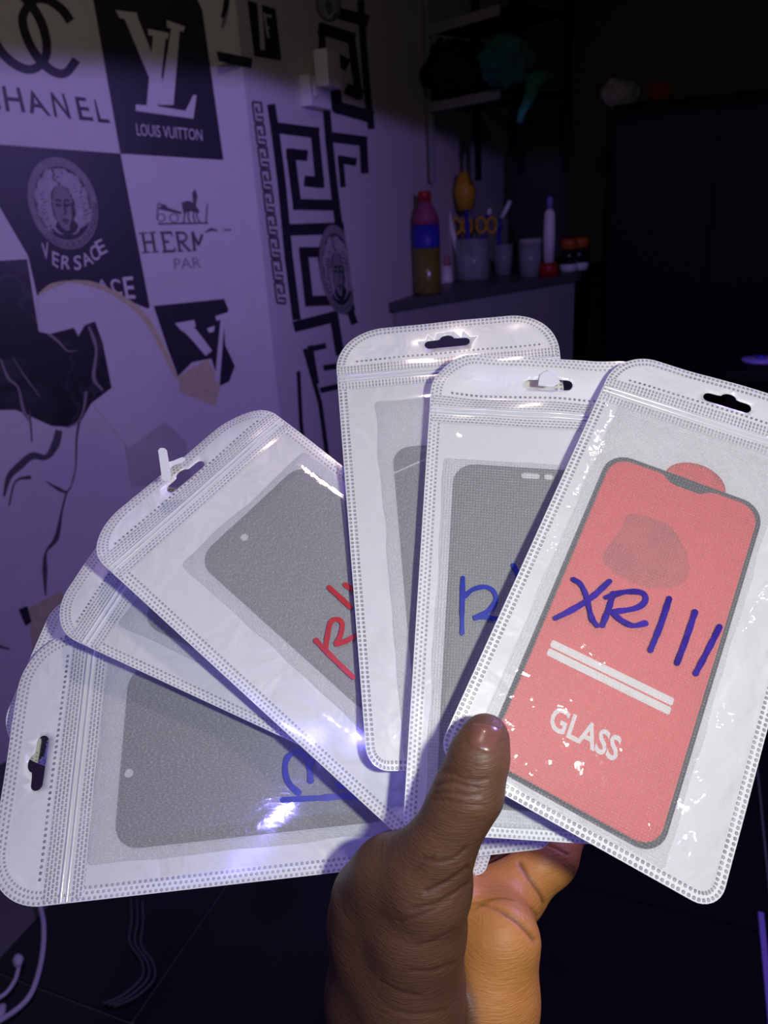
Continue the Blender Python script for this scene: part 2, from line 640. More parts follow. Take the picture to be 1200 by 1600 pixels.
class Dec:
    """flat print on a wall: polygons given by where they lie on the wall"""

    def __init__(self, plane='A', layer=1):
        self.p, self.n = (PA, nA) if plane == 'A' else (K, nB)
        self.off = 0.0006 * layer
        self.V, self.F = [], []

    def w(self, x, y):
        return on_plane(x, y, self.p, self.n) + self.n * self.off

    def poly(self, pts):
        pts = [(float(a), float(b)) for a, b in pts]
        self.off += 0.00004
        t = tessellate_polygon([[Vector((a, b, 0)) for a, b in pts]])
        k = len(self.V)
        self.V += [self.w(a, b) for a, b in pts]
        self.F += [tuple(k + i for i in tr) for tr in t]
        return self

    def stroke(self, pts, wd, smooth=False):
        if smooth:
            pts = spline(pts, 6)
        if isinstance(wd, (list, tuple)) and len(wd) != len(pts):
            wd = list(np.interp(np.linspace(0, 1, len(pts)), np.linspace(0, 1, len(wd)), wd))
        self.off += 0.00001
        L_, R_ = ribbon2(pts, wd)
        k = len(self.V)
        n = len(L_)
        self.V += [self.w(*a) for a in L_] + [self.w(*a) for a in R_]
        self.F += [(k + i, k + i + 1, k + n + i + 1, k + n + i) for i in range(n - 1)]
        return self

    def bars(self, pts, wx, wy):
        """mitred key-pattern bar: wx width of upright runs, wy of level ones"""
        for (a, b) in zip(pts[:-1], pts[1:]):
            a, b = np.array(a, float), np.array(b, float)
            if abs(a[0] - b[0]) < abs(a[1] - b[1]):
                s = 1 if b[1] > a[1] else -1
                a2, b2 = a - [0, s * wy / 2], b + [0, s * wy / 2]
                self.poly([a2 + [-wx / 2, 0], a2 + [wx / 2, 0], b2 + [wx / 2, 0], b2 + [-wx / 2, 0]])
            else:
                s = 1 if b[0] > a[0] else -1
                a2, b2 = a - [s * wx / 2, 0], b + [s * wx / 2, 0]
                self.poly([a2 + [0, -wy / 2], a2 + [0, wy / 2], b2 + [0, wy / 2], b2 + [0, -wy / 2]])
        return self

    def text(self, s, quad, bold=0.0):
        vs, fs = glyphs(s, bold)
        k = len(self.V)
        q = [np.array(a, float) for a in quad]
        for (a, b) in vs:
            p_ = (1 - b) * ((1 - a) * q[3] + a * q[2]) + b * ((1 - a) * q[0] + a * q[1])
            self.V.append(self.w(*p_))
        self.F += [tuple(k + i for i in f) for f in fs]
        return self

    def build(self, name, mat, parent):
        return link(name, self.V, self.F, mat, parent)


def glyphs(s, bold=0.0):
    cu = bpy.data.curves.new('lettering', 'FONT')
    cu.body = s
    cu.offset = bold
    cu.resolution_u = 3
    ob = bpy.data.objects.new('lettering_source', cu)
    COL.objects.link(ob)
    dg = bpy.context.evaluated_depsgraph_get()
    me = bpy.data.meshes.new_from_object(ob.evaluated_get(dg))
    vs = np.array([v.co[:2] for v in me.vertices])
    fs = [tuple(p_.vertices) for p_ in me.polygons]
    bpy.data.objects.remove(ob)
    bpy.data.curves.remove(cu)
    bpy.data.meshes.remove(me)
    lo, hi = vs.min(0), vs.max(0)
    vs = (vs - lo) / (hi - lo)
    return [tuple(v) for v in vs], fs


def c1(pts):
    return [(a / 3.0, b / 3.0) for a, b in pts]


def c2(pts):
    return [(330 + a / 3.0, b / 3.0) for a, b in pts]


def c4(pts):
    return [(a / 2.5, 420 + b / 2.5) for a, b in pts]


def c6(pts):
    return [(a / 5.0, 440 + b / 5.0) for a, b in pts]


# white square with the two interlocking rings
d = Dec('A', 1)
d.stroke(c1([(330, 100), (290, 45), (225, 0), (160, 0), (112, 60), (108, 120), (140, 210), (190, 285), (255, 338), (310, 340), (358, 280)]), 14, True)
d.stroke(c1([(-40, 160), (0, 235), (60, 295), (125, 325), (175, 315), (212, 270), (218, 200), (195, 110), (150, 30), (100, -25)]), 14, True)
d.build('ring_logo', M['print'], wall_left)
d = Dec('A', 1)
for ch, q in zip('CHANEL', [[(-45, 385), (-10, 390), (5, 520), (-30, 515)], [(8, 402), (92, 412), (120, 528), (28, 522)], [(130, 420), (165, 425), (240, 545), (140, 530)],
                            [(235, 432), (300, 440), (335, 558), (255, 548)], [(350, 452), (400, 458), (440, 568), (372, 562)], [(440, 465), (462, 468), (518, 578), (460, 573)]]):
    d.text(ch, c1(q), 0.012)
d.build('lettering', M['print'], wall_left)
# black panel with the monogram
pan = Dec('A', 1).poly([(143, -14), (306, -6), (316, 16), (349, 250), (188, 240)]).build('wallpaper_panel', M['print'], wall_left)
d = Dec('A', 2)
d.poly(c1([(575, 70), (645, 85), (752, 350), (800, 492), (745, 492), (690, 345)]))
d.poly(c1([(540, 48), (640, 60), (650, 105), (560, 85)]))
d.poly(c1([(802, 130), (842, 135), (812, 492), (745, 488)]))
d.poly(c1([(780, 95), (866, 125), (858, 150), (783, 130)]))
d.poly(c1([(690, 135), (790, 155), (785, 185), (695, 165)]))
d.poly(c1([(716, 170), (775, 180), (738, 510), (685, 505)]))
d.poly(c1([(635, 490), (735, 498), (868, 520), (905, 445), (920, 447), (905, 557), (635, 520)]))
d.text('LOUIS VUITTON', c1([(635, 578), (945, 608), (948, 660), (642, 635)]), 0.0)
d.build('monogram', M['white_ink'], pan)
# black panel with the medallion
pan = Dec('A', 1).poly([(-28, 224), (188, 240), (234, 480), (230, 482), (150, 448), (75, 452), (58, 462), (44, 400), (-28, 276)]).build('wallpaper_panel', M['print'], wall_left)


def medallion(plane, cx, cy, rx, ry, lean, par, fade, cut=None):
    """round medallion: key ring, face, tangled hair"""
    def T(a, b):
        x_, y_ = a * rx + b * lean, b * ry
        x_, y_ = cx + x_, cy + y_
        if cut is not None:
            x_ = min(x_, cut(y_))
        return (x_, y_)
    circ = lambda r, n=40, a0=0, a1=2 * pi, oy=0.0, kx=1.0: [T(r * kx * cos(a0 + (a1 - a0) * i / n), oy + r * sin(a0 + (a1 - a0) * i / n)) for i in range(n + 1)]
    g = Dec(plane, 2)
    n = 48
    for i in range(n):
        a0, a1 = 2 * pi * i / n, 2 * pi * (i + 1) / n
        g.poly([T(cos(a0), sin(a0)), T(cos(a1), sin(a1)), T(.80 * cos(a1), .80 * sin(a1)), T(.80 * cos(a0), .80 * sin(a0))])
    g.build('medallion_ring', M['grey_ink'], par)
    rr = random.Random(3)
    k = Dec(plane, 3)
    for i in range(30):
        a0 = 2 * pi * i / 30
        da = 2 * pi / 30
        pt = lambda r, f: T(r * cos(a0 + da * f), r * sin(a0 + da * f))
        k.stroke([pt(.84, 0), pt(.95, 0), pt(.95, .7), pt(.87, .7), pt(.87, .35)], rx * .03)
    k.build('medallion_key_border', M['print'], par)
    f = Dec(plane, 3)
    f.poly([T(.30 * cos(t) * (1 - .16 * max(0, sin(t))), .10 + .50 * sin(t)) for t in np.linspace(0, 2 * pi, 26)[:-1]])
    f.build('medallion_face', M['grey_ink'], par)
    e = Dec(plane, 4)
    for s in (-1, 1):
        e.stroke([T(s * .20, -.04), T(s * .12, -.08), T(s * .05, -.03)], ry * .05)
        e.stroke([T(s * .21, .03), T(s * .13, .05), T(s * .06, .04)], ry * .055)
    e.stroke([T(.04, -.02), T(.045, .22), T(-.03, .25)], rx * .05)
    e.stroke([T(-.1, .38), T(0, .36), T(.1, .38)], ry * .045)
    e.stroke([T(-.05, .43), T(.05, .43)], ry * .03)
    e.stroke([T(.26, .0), T(.24, .3), T(.10, .54)], rx * .06)
    e.build('medallion_face_lines', M['print'], par)
    h = Dec(plane, 3)
    for i in range(34):
        s = -1 if i % 2 else 1
        t = i / 34
        a = -pi / 2 + s * (0.1 + 2.2 * t)
        r0, r1 = .42 + .06 * rr.random(), .70 + .09 * rr.random()
        p0 = (r0 * .75 * cos(a), .06 + r0 * sin(a) * 1.05)
        p1 = ((r0 + r1) / 2 * cos(a + s * .25), .02 + (r0 + r1) / 2 * sin(a + s * .25))
        p2 = (r1 * cos(a + s * .1), r1 * sin(a + s * .1))
        p3 = (r1 * cos(a + s * .34) * .95, r1 * sin(a + s * .34) * .95)
        h.stroke([T(*p0), T(*p1), T(*p2), T(*p3)], [rx * .09, rx * .075, rx * .06, rx * .02], True)
    for i in range(13):
        a = -pi / 2 + (i - 6) * .13
        b = a + rr.uniform(-.35, .35)
        h.stroke([T(.44 * cos(a), .46 * sin(a)), T(.56 * cos(b), .58 * sin(b)), T(.66 * cos(a), .68 * sin(a)), T(.76 * cos(b) * .98, .76 * sin(b))], [rx * .06, rx * .075, rx * .06, rx * .03], True)
    for s in (-1, 1):
        h.stroke([T(s * .38, .1), T(s * .44, .35), T(s * .30, .6), T(s * .14, .68)], [rx * .10, rx * .08, rx * .06, rx * .03], True)
    h.build('medallion_hair', M['pale_ink'], par)


medallion('A', 97.5, 317.5, 54, 72, 12, pan, 0)
d = Dec('A', 2)
for ch, q in zip('VERSACE', [[(193, 1140), (225, 1135), (228, 1218), (205, 1212)], [(243, 1175), (278, 1190), (272, 1258), (245, 1240)], [(288, 1198), (332, 1200), (328, 1262), (285, 1262)],
                             [(342, 1200), (378, 1195), (382, 1262), (348, 1268)], [(378, 1190), (410, 1180), (440, 1235), (395, 1250)], [(412, 1160), (450, 1145), (470, 1212), (438, 1230)],
                             [(440, 1135), (475, 1118), (505, 1180), (468, 1200)]]):
    d.text(ch, c1(q), 0.012)
for ch, q in zip('ACE', [[(455, 1310), (495, 1310), (505, 1352), (460, 1345)], [(508, 1305), (560, 1310), (575, 1385), (530, 1375)], [(572, 1300), (622, 1295), (635, 1400), (590, 1400)]]):
    d.text(ch, c1(q), 0.012)
d.build('lettering', M['white_ink'], pan)
# carriage and serif letters on white
d = Dec('A', 1)
d.stroke(c1([(740, 1050), (975, 1045)]), 2.6)
d.stroke(c1([(735, 1030), (742, 950), (760, 965)]), 2)
d.stroke(c1([(745, 975), (800, 985), (850, 1000)]), [4, 5, 3])
for a, b, r in ((755, 1020, 18), (815, 1022, 20)):
    d.stroke([((a + r * cos(t)) / 3, (b + r * sin(t)) / 3) for t in np.linspace(0, 2 * pi, 14)], 1.6)
d.poly(c1([(850, 950), (880, 940), (905, 950), (900, 905), (915, 885), (925, 920), (918, 965), (935, 990), (930, 1000), (895, 990), (860, 1000)]))
for a, b in ((868, 860), (885, 890), (910, 915), (925, 938)):
    d.stroke(c1([(a, 985), (a - 4, 1015), (b, 1046)]), 2.2)
d.stroke(c1([(965, 1045), (972, 955)]), 2)
d.poly(c1([(750, 955), (775, 960), (795, 985), (760, 980)]))
d.build('carriage_emblem', M['dark_grey_ink'], wall_left)
d = Dec('A', 1)


def slab(strokes, serifs, wd=4.0):
    for s in strokes:
        d.stroke(c1(s), wd if len(s) == 2 else wd * .9)
    for s in serifs:
        d.stroke(c1(s), 2.2)


slab([[(668, 1092), (683, 1182)], [(712, 1090), (727, 1180)], [(676, 1136), (720, 1134)]], [[(650, 1094), (690, 1092)], [(696, 1092), (730, 1089)], [(665, 1184), (703, 1182)], [(710, 1182), (745, 1179)]])
slab([[(760, 1092), (774, 1178)], [(750, 1092), (803, 1090)], [(768, 1134), (792, 1132)], [(762, 1180), (822, 1176)]], [[(803, 1088), (806, 1108)], [(818, 1160), (823, 1178)]])
slab([[(828, 1090), (843, 1176)], [(822, 1090), (862, 1092), (876, 1108), (868, 1128), (838, 1134)], [(850, 1134), (886, 1174)]], [[(832, 1178), (858, 1176)], [(878, 1176), (898, 1174)]])
slab([[(902, 1090), (912, 1172)], [(902, 1092), (930, 1150)], [(930, 1150), (948, 1098)]], [[(894, 1090), (912, 1089)], [(902, 1174), (922, 1172)]])
d.stroke(c1([(960, 1088), (990, 1075), (1020, 1082)]), [2, 5, 2])
d.stroke(c1([(1050, 1078), (1082, 1077)]), 2.4)
d.build('lettering', M['dark_grey_ink'], wall_left)
Dec('A', 1).text('PAR', c1([(812, 1212), (938, 1205), (945, 1255), (818, 1262)])).build('lettering', M['grey_ink'], wall_left)
# lower monogram fragment
pan = Dec('A', 1).poly([(240, 478), (350, 467), (357, 484), (349, 500), (352, 540), (367, 572), (358, 596), (344, 603), (330, 560), (300, 566), (278, 588), (262, 545)]).build('wallpaper_panel', M['print'], wall_left)
d = Dec('A', 2)
d.stroke([(284, 508), (300, 520), (326, 552)], [14, 16, 13], True).poly([(273, 505), (303, 500), (306, 510), (282, 516)])
d.poly([(345, 492), (351, 492), (343, 598), (335, 596)]).poly([(336, 494), (356, 488), (354, 497), (338, 501)]).poly([(323, 513), (335, 509), (334, 518), (326, 520)])
d.build('monogram', M['white_ink'], pan)
Dec('A', 1).poly([(278, 588), (325, 560), (345, 602), (336, 634), (282, 613)]).build('torn_patch', M['tan'], wall_left)
# white patch with a torn tan rim
Dec('A', 2).poly([(58, 462), (75, 452), (108, 441), (140, 444), (172, 455), (208, 477), (232, 502), (254, 541), (272, 583), (285, 640), (200, 700), (120, 600), (60, 540)]).build('wallpaper_patch', M['wall'], wall_left)
Dec('A', 3).stroke([(60, 460), (80, 447), (108, 440), (140, 443), (172, 455), (208, 478), (232, 504), (252, 540), (268, 575), (277, 592)], [3, 8, 3, 8, 7, 9, 9, 8, 7, 4], True).build('torn_rim', M['tan'], wall_left)
# marble print
mb = Dec('A', 3).poly([(-150, 416), (42, 405), (60, 518), (76, 522), (115, 512), (122, 525), (132, 508), (148, 502), (160, 535), (168, 575), (174, 606), (162, 615), (142, 630), (128, 655), (108, 667), (80, 665), (48, 650), (25, 640), (-60, 640), (-140, 600)]).build('marble_print', M['marble'], wall_left)
d = Dec('A', 4)
for s, wd in (([(0, 560), (12, 590), (28, 606), (36, 640), (48, 660)], [2, 4, 3, 5, 2]), ([(76, 522), (92, 535), (105, 548), (120, 548)], [4, 3, 2, 1]), ([(20, 560), (40, 590), (62, 620)], [1, 2, 1]),
              ([(138, 510), (146, 530), (150, 550), (146, 590), (160, 610)], [3, 6, 4, 6, 3]), ([(134, 612), (130, 640), (120, 660), (104, 668)], [5, 3, 3, 2])):
    d.stroke(s, wd, True)
d.build('marble_veins', M['vein'], mb)
d = Dec('A', 3)
for s, wd in (([(92, 672), (86, 695), (72, 714), (50, 712), (30, 728), (14, 745), (6, 775)], [11, 13, 8, 11, 12, 9, 3]), ([(128, 640), (120, 680), (118, 730), (112, 756)], [5, 3, 2, 2]),
              ([(48, 745), (24, 752), (14, 790)], [6, 3, 2]), ([(72, 752), (92, 764), (104, 768), (112, 758)], [1, 5, 3, 2]), ([(104, 768), (96, 800), (88, 840), (72, 862), (70, 890), (71, 930)], [3, 3, 8, 3, 8, 2]), ([(46, 640), (50, 690)], [3, 2]),
              ([(-5, 1008), (15, 1014)], [4, 2])):
    d.stroke(s, wd, True)
d.build('marble_veins', M['dark_grey_ink'], wall_left)
Dec('A', 2).poly([(44, 950), (96, 923), (108, 980), (70, 1040), (56, 1060)]).build('torn_patch', M['tan'], wall_left)
Dec('A', 3).poly([(29, 952), (42, 946), (49, 971), (40, 978)]).build('print_scrap', M['print'], wall_left)
Dec('A', 1).poly([(182, 620), (240, 640), (290, 690), (300, 760), (205, 760)]).build('bare_patch', M['bare'], wall_left)['label'] = 'greyish patch where the paper is peeled'

# narrow key border and the broad key pattern on the far wall
d = Dec('B', 1)
for i in range(9):
    t0, t1 = i / 9, (i + 1) / 9
    L0, L1 = np.array([393, 157]) + np.array([39, 318]) * t0, np.array([393, 157]) + np.array([39, 318]) * t1
    e = np.array([15, 1.5])
    pt = lambda a, b: tuple(L0 + (L1 - L0) * b + e * a)
    d.stroke([pt(.05, .06), pt(.95, .06), pt(.95, .5), pt(.4, .5), pt(.4, .28)], 4.2)
    d.stroke([pt(.05, .06), pt(.05, .94)], 3.0)
    d.stroke([pt(.3, .72), pt(.95, .72), pt(.95, .94), pt(.05, .94)], 4.2)
d.build('key_border', M['dark_grey_ink'], wall_side)
d = Dec('B', 1)


def kb(plist, wx, wy):
    d.bars(c2(plist), wx, wy)


for s, wd in (([(280, 488), (300, 620), (330, 860), (362, 1200), (400, 1500)], 13), ([(540, 515), (552, 660), (575, 880), (598, 1060)], 12), ([(518, 110), (520, 280), (545, 400), (585, 520)], 11),
              ([(700, 0), (712, 200), (730, 420), (750, 605)], 11)):
    d.stroke(c2(s), wd)


def kstroke(pts, wd):
    wd = (wd[0] * 1.25, wd[1] * 1.15)
    for a, b in zip(pts[:-1], pts[1:]):
        a_, b_ = np.array(a, float), np.array(b, float)
        u_ = (b_ - a_) / np.linalg.norm(b_ - a_)
        up = abs(u_[0]) < abs(u_[1])
        ext = (wd[1] if up else wd[0]) * 1.5 - 1
        d.stroke(c2([tuple(a_ - u_ * ext), tuple(b_ + u_ * ext)]), wd[0] if up else wd[1])


kstroke([(300, 598), (485, 622), (508, 855), (455, 850)], (11, 15))
kstroke([(432, 728), (372, 722), (402, 958), (575, 962)], (11, 15))
kstroke([(360, 1078), (600, 1070)], (11, 16))
kstroke([(500, 1182), (432, 1182), (458, 1412), (560, 1408)], (11, 14))
kstroke([(405, 1528), (575, 1485), (600, 1640)], (11, 15))
kstroke([(560, 642), (712, 662), (718, 790)], (10, 14))
kstroke([(668, 758), (606, 748), (616, 860)], (7, 11))
kstroke([(520, 135), (655, 178), (690, 440), (645, 420)], (10, 16))
kstroke([(625, 298), (570, 270), (598, 505), (740, 545)], (10, 17))
kstroke([(590, 60), (720, 95)], (10, 16))
kstroke([(645, 1440), (665, 1500)], (9, 12))
d.stroke([(476, 545), (500, 630), (512, 720)], 7).stroke([(466, 580), (470, 660), (480, 760)], 6)
for pl in ([(486, 545), (509, 540)], [(484, 540), (494, 600)], [(505, 575), (526, 572)], [(500, 610), (545, 600)]):
    d.stroke(pl, 9)
d.build('key_pattern', M['print'], wall_side)
pan = Dec('B', 1).poly([(-1 + 496, 395), (505, 365), (522, 352), (537, 352), (545, 440), (555, 485), (540, 492), (518, 480), (502, 440)]).build('wallpaper_panel', M['print'], wall_side)
medallion('B', 527, 421, 28, 70, 8, pan, 0, lambda yy: 536 + (yy - 352) * 0.135)
medallion('B', 512, 8, 20, 26, 3, wall_side, 0)
d = Dec('B', 1)
d.stroke([(354, -5), (352, 12), (347, 28)], [9, 8, 5], True).poly([(338, 80), (394, 91), (393, 107), (342, 96)])
d.build('print_scrap', M['print'], wall_side)
pan = Dec('B', 1).poly([(386, 0), (430, 14), (440, 95), (397, 88)]).build('wallpaper_panel', M['print'], wall_side)
Dec('B', 2).stroke([(404, 0), (407, 30), (410, 78)], 7).stroke([(412, 20), (419, 60)], 3).stroke([(412, 24), (424, 26)], 4).stroke([(414, 42), (420, 44)], 4).build('monogram', M['white_ink'], pan)

# white socket box on the wall
q = on_plane(487, 140, K, nB)
t = empty('wall_socket', q, 'white plug adapter on the wall beside the key patterned paper', 'socket')


def wbox(name, x0, x1, z0, z1, d0, d1, mat, par, bev=0.003, base=None, u=dB, n=nB):
    b = base
    c = [b + u * x0 + n * d0, b + u * x1 + n * d0, b + u * x1 + n * d1, b + u * x0 + n * d1]
    return prism(name, [(v.x, v.y) for v in c], b.z + z0, b.z + z1, mat, par, bev)


wbox('back_box', -0.085, 0.065, -0.055, 0.03, 0, 0.035, M['white'], t, base=q)
wbox('plug', -0.035, 0.065, 0.0, 0.10, 0.03, 0.075, M['white'], t, base=q)
wbox('switch', -0.065, -0.045, -0.03, 0.01, 0.035, 0.042, M['white'], t, base=q)

# ------------------------------------------------------------------ counter with its clutter
aK = radians(49)
uK = Vector((sin(aK), cos(aK), 0))
vK = Vector((-cos(aK), sin(aK), 0))            # away from the viewer
CB = CAM + (on_plane(640, 468, K, nB) - CAM) * 0.95
GAPW = (CB - K).dot(nB) - 0.004
ZT = CB.z
EZ = Vector((0, 0, 1))
rE = ray(907, 442)
# length so that the front edge ends where the photograph shows it
den = rE.x * uK.y - rE.y * uK.x
LK = ((CB.x - CAM.x) * rE.y - (CB.y - CAM.y) * rE.x) / (uK.x * rE.y - uK.y * rE.x) * -1
LK = abs(LK)
ct = empty('counter', Vector((CB.x, CB.y, 0)), 'grey counter standing against the far wall under bottles and jars', 'counter')
wtan = math.tan(aK - aB)


def kpt(a, b, z=0.0):
    return Vector((CB.x, CB.y, 0)) + uK * a + vK * b + EZ * z


DK = 0.42
off = lambda b: (-GAPW - b * vK.dot(nB)) / uK.dot(nB)
prism('worktop', [kpt(off(0), 0), kpt(LK, 0), kpt(LK, DK), kpt(off(DK), DK)], ZT - 0.04, ZT, M['counter_top'], ct, 0.003)
prism('front_panel', [kpt(off(.02) + .005, 0.02), kpt(LK - .02, 0.02), kpt(LK - .02, 0.04), kpt(off(.04) + .005, 0.04)], 0.0, ZT - 0.041, M['counter'], ct, 0.002)
prism('side_panel', [kpt(LK - .04, 0.041), kpt(LK - .02, 0.041), kpt(LK - .02, DK - .02), kpt(LK - .04, DK - .02)], 0.0, ZT - 0.041, M['counter'], ct, 0.002)


def spot(x, y, z=None):
    return on_plane(x, y, Vector((0, 0, ZT if z is None else z)), EZ)


def mpp(p_):
    return (p_ - CAM).dot(FW) / FPX


def standing(x, y):
    """clamped point on the worktop under a photograph position"""
    p_ = spot(x, y)
    l = p_ - kpt(0, 0, ZT)
    a, b = l.dot(uK), l.dot(vK)
    b = min(max(b, 0.06), DK - 0.06)
    r = ray(x, 430)
    # keep the same bearing from the camera
    h = Vector((r.x, r.y, 0))
    base = kpt(0, b, 0) - Vector((CAM.x, CAM.y, 0))
    s = (base.x * uK.y - base.y * uK.x) / (h.x * uK.y - h.y * uK.x)
    q_ = Vector((CAM.x, CAM.y, 0)) + h * s
    return Vector((q_.x, q_.y, ZT + 0.0005))


b0 = standing(658, 440)
s = mpp(b0)
b0 = kpt(off(.085) + .01 + 20 * s / uK.dot(nB), .085, ZT + .0005)
t = empty('drink_bottle', b0, 'large red-capped bottle half full of amber liquid at counter end by wall', 'bottle')
R0 = 19 * s
lathe('body', b0, [(R0 * .9, 0), (R0, .01), (R0, 62 * s)], M['amber'], t)
lathe('label_band', b0, [(R0 * 1.0, 62.3 * s), (R0 * 1.02, 64 * s), (R0, 92 * s)], M['blue'], t)
lathe('shoulder', b0, [(R0 * .99, 92.3 * s), (R0 * .9, 104 * s), (R0 * .5, 118 * s), (R0 * .42, 122 * s)], M['label'], t)
lathe('cap', b0, [(R0 * .46, 122.3 * s), (R0 * .46, 134 * s), (R0 * .40, 135 * s)], M['red'], t)

b0 = standing(738, 434)
s = mpp(b0)
t = empty('tool_jar', b0, 'clear jar crowded with tools in the middle of the counter', 'jar')
R0 = 27 * s
lathe('jar_wall', b0, [(R0 * .95, 0), (R0, .004), (R0, 60 * s), (R0 * .94, 60 * s), (R0 * .94, .006)], M['clear'], t, 24)
for nm, dx, w_, h0, h1, mt in (('foam_block', -8, 8, 4, 38, 'white'), ('roll', 9, 8, 4, 50, 'white')):
    c = b0 + RT * dx * s
    lathe(nm, Vector((c.x, c.y, b0.z + h0 * s)), [(w_ * s, 0), (w_ * s, (h1 - h0) * s)], M[mt], None, 12)
    tag(bpy.context.scene.objects[-1] if False else COL.objects[-1], 'white %s standing inside the clear tool jar' % {'foam_block': 'stub', 'roll': 'taller roll'}[nm], 'roll')


def stick(name, x, lean, h, r, mat, label, cat, tip=None, root=b0, dep=0.0, tipname='tip'):
    bb = root + RT * x * s + vK * dep + EZ * 0.006
    bb.z = root.z + 0.006
    o_ = empty(name, bb, label, cat)
    e = bb + RT * lean * s + EZ * h * s
    tube('shaft', [bb, bb.lerp(e, .5), e], r * s, M[mat], o_)
    if tip:
        tube(tipname, [e, e.lerp(e + (e - bb).normalized() * tip[1] * s, .5), e + (e - bb).normalized() * tip[1] * s], 0, M[tip[0]], o_, 10, [tip[2] * s, tip[3] * s, tip[2] * s * .6])
    return o_


stick('screwdriver', -2, -6, 100, 3.2, 'blue', 'blue shafted tool with a big orange-yellow head sticking up from jar', 'tool', ('yellow', 52, 12, 17), tipname='handle')
stick('brush', 4, 22, 92, 4.5, 'blue', 'dark blue brush leaning over in the tool jar', 'brush', ('white', 10, 3, 4))
stick('nozzle_tube', -14, -20, 92, 4, 'white', 'pale nozzle tube leaning out of jar toward the amber bottle', 'tube', ('white', 22, 6, 2))


def scissors(x, dep, lean, label):
    bb = b0 + RT * x * s + vK * dep
    bb.z = b0.z + 0.006
    o_ = empty('scissors', bb, label, 'scissors')
    e = bb + RT * lean * s + EZ * 66 * s
    tube('blade', [bb, bb.lerp(e, .5), e], 2.5 * s, M['steel'], o_, 6)
    for sg in (-1, 1):
        c = e + RT * sg * 8 * s + EZ * 11 * s
        pts = [c + RT * 7 * s * cos(a) + EZ * 11 * s * sin(a) for a in np.linspace(0, 2 * pi, 16)]
        tube('handle', pts, 2.6 * s, M['yellow'], o_, 8)


scissors(-4, 0.02, -6, 'yellow handled scissors upright in the jar below the orange-yellow head')
scissors(10, -0.02, 8, 'second yellow handled scissors, nearer the white capped brush in jar')

b0 = standing(699, 432)
s = mpp(b0)
t = empty('small_bottle', b0, 'small white bottle with pink neck between amber bottle and jar', 'bottle')
lathe('body', b0, [(8 * s, 0), (9 * s, 4 * s), (6 * s, 26 * s)], M['white'], t)
lathe('neck', b0, [(5.8 * s, 26.4 * s), (5 * s, 40 * s)], M['pink'], t)
b0 = standing(786, 430)
s = mpp(b0)
t = empty('brush_cup', b0, 'dim clear cup with a blue and white stick leaning in it', 'cup')
lathe('cup_wall', b0, [(13 * s, 0), (16 * s, 45 * s), (15 * s, 45 * s), (12.4 * s, 2 * s)], M['clear'], t)
stick('toothbrush', -6, 0, 66, 3.0, 'blue', 'white toothbrush with blue neck standing in dim clear cup', 'toothbrush', ('blue', 14, 5, 5), b0)
bb = b0 + RT * -2 * s + EZ * 84 * s
o_ = bpy.data.objects['toothbrush']
tube('head', [bb, bb + (RT * 7 + EZ * 12) * s, bb + (RT * 13 + EZ * 24) * s], 3.6 * s, M['white'], o_)
b0 = standing(828, 432)
s = mpp(b0)
t = empty('clear_tumbler', b0, 'empty clear tumbler beside the slim white bottle on the counter', 'tumbler')
lathe('tumbler_wall', b0, [(16 * s, 0), (18 * s, 48 * s), (17 * s, 48 * s), (15 * s, 2 * s)], M['clear'], t)
lathe('lid', b0, [(18.3 * s, 48.3 * s), (17 * s, 56 * s)], M['paper'], t)
b0 = standing(857, 432)
s = mpp(b0)
t = empty('spray_bottle', b0, 'slim violet-white bottle with red base near counter corner', 'bottle')
lathe('base_ring', b0, [(15 * s, 0), (15 * s, 18 * s), (12 * s, 20 * s)], M['red'], t)
lathe('body', b0, [(8 * s, 20.4 * s), (9 * s, 60 * s), (8 * s, 92 * s), (4 * s, 98 * s)], M['white'], t)
lathe('nozzle', b0, [(4 * s, 98.4 * s), (5 * s, 112 * s), (2 * s, 116 * s)], M['violet'], t)
for i, (x, w_, lb) in enumerate(((888, 13, 'orange lidded jar standing next to red base of slim bottle'), (925, 16, 'orange lidded jar on the dark table beyond counter corner'))):
    if i == 0:
        b0 = standing(x, 424)
    else:
        b0 = kpt(LK + 0.15, 0.12, ZT + .001)
        zt2 = ZT
    s = mpp(b0)
    t = empty('lidded_jar', b0, lb, 'jar', 'orange lidded jars')
    lathe('base', b0, [(w_ * s, 0), (w_ * 1.1 * s, 8 * s), (w_ * s, 11 * s)], M['white'], t)
    lathe('glass_wall', b0, [(w_ * .92 * s, 11.3 * s), (w_ * .92 * s, 33 * s)], M['black_glass'], t)
    lathe('lid', b0, [(w_ * s, 33.3 * s), (w_ * s, 45 * s), (w_ * .8 * s, 48 * s)], M['orange'], t)
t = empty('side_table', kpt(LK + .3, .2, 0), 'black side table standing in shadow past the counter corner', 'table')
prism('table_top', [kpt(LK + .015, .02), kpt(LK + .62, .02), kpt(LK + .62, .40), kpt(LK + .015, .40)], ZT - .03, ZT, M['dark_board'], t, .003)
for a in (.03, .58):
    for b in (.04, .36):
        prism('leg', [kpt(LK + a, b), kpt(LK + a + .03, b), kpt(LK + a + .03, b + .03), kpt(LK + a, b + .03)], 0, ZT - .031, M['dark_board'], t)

# rack with shelves
P0 = at(667, 167, 3.35)
aR = radians(140)
uR = Vector((sin(aR), cos(aR), 0))
vR = Vector((sin(radians(50)), cos(radians(50)), 0))
zl, zu = P0.z, at(667, 57, 3.35).z
rk = empty('hanging_shelf', Vector((P0.x, P0.y, zl)), 'dark two-tier shelf with pale metal rails hung above the counter', 'shelf')


def rpt(a, b):
    return Vector((P0.x, P0.y, 0)) + uR * a + vR * b


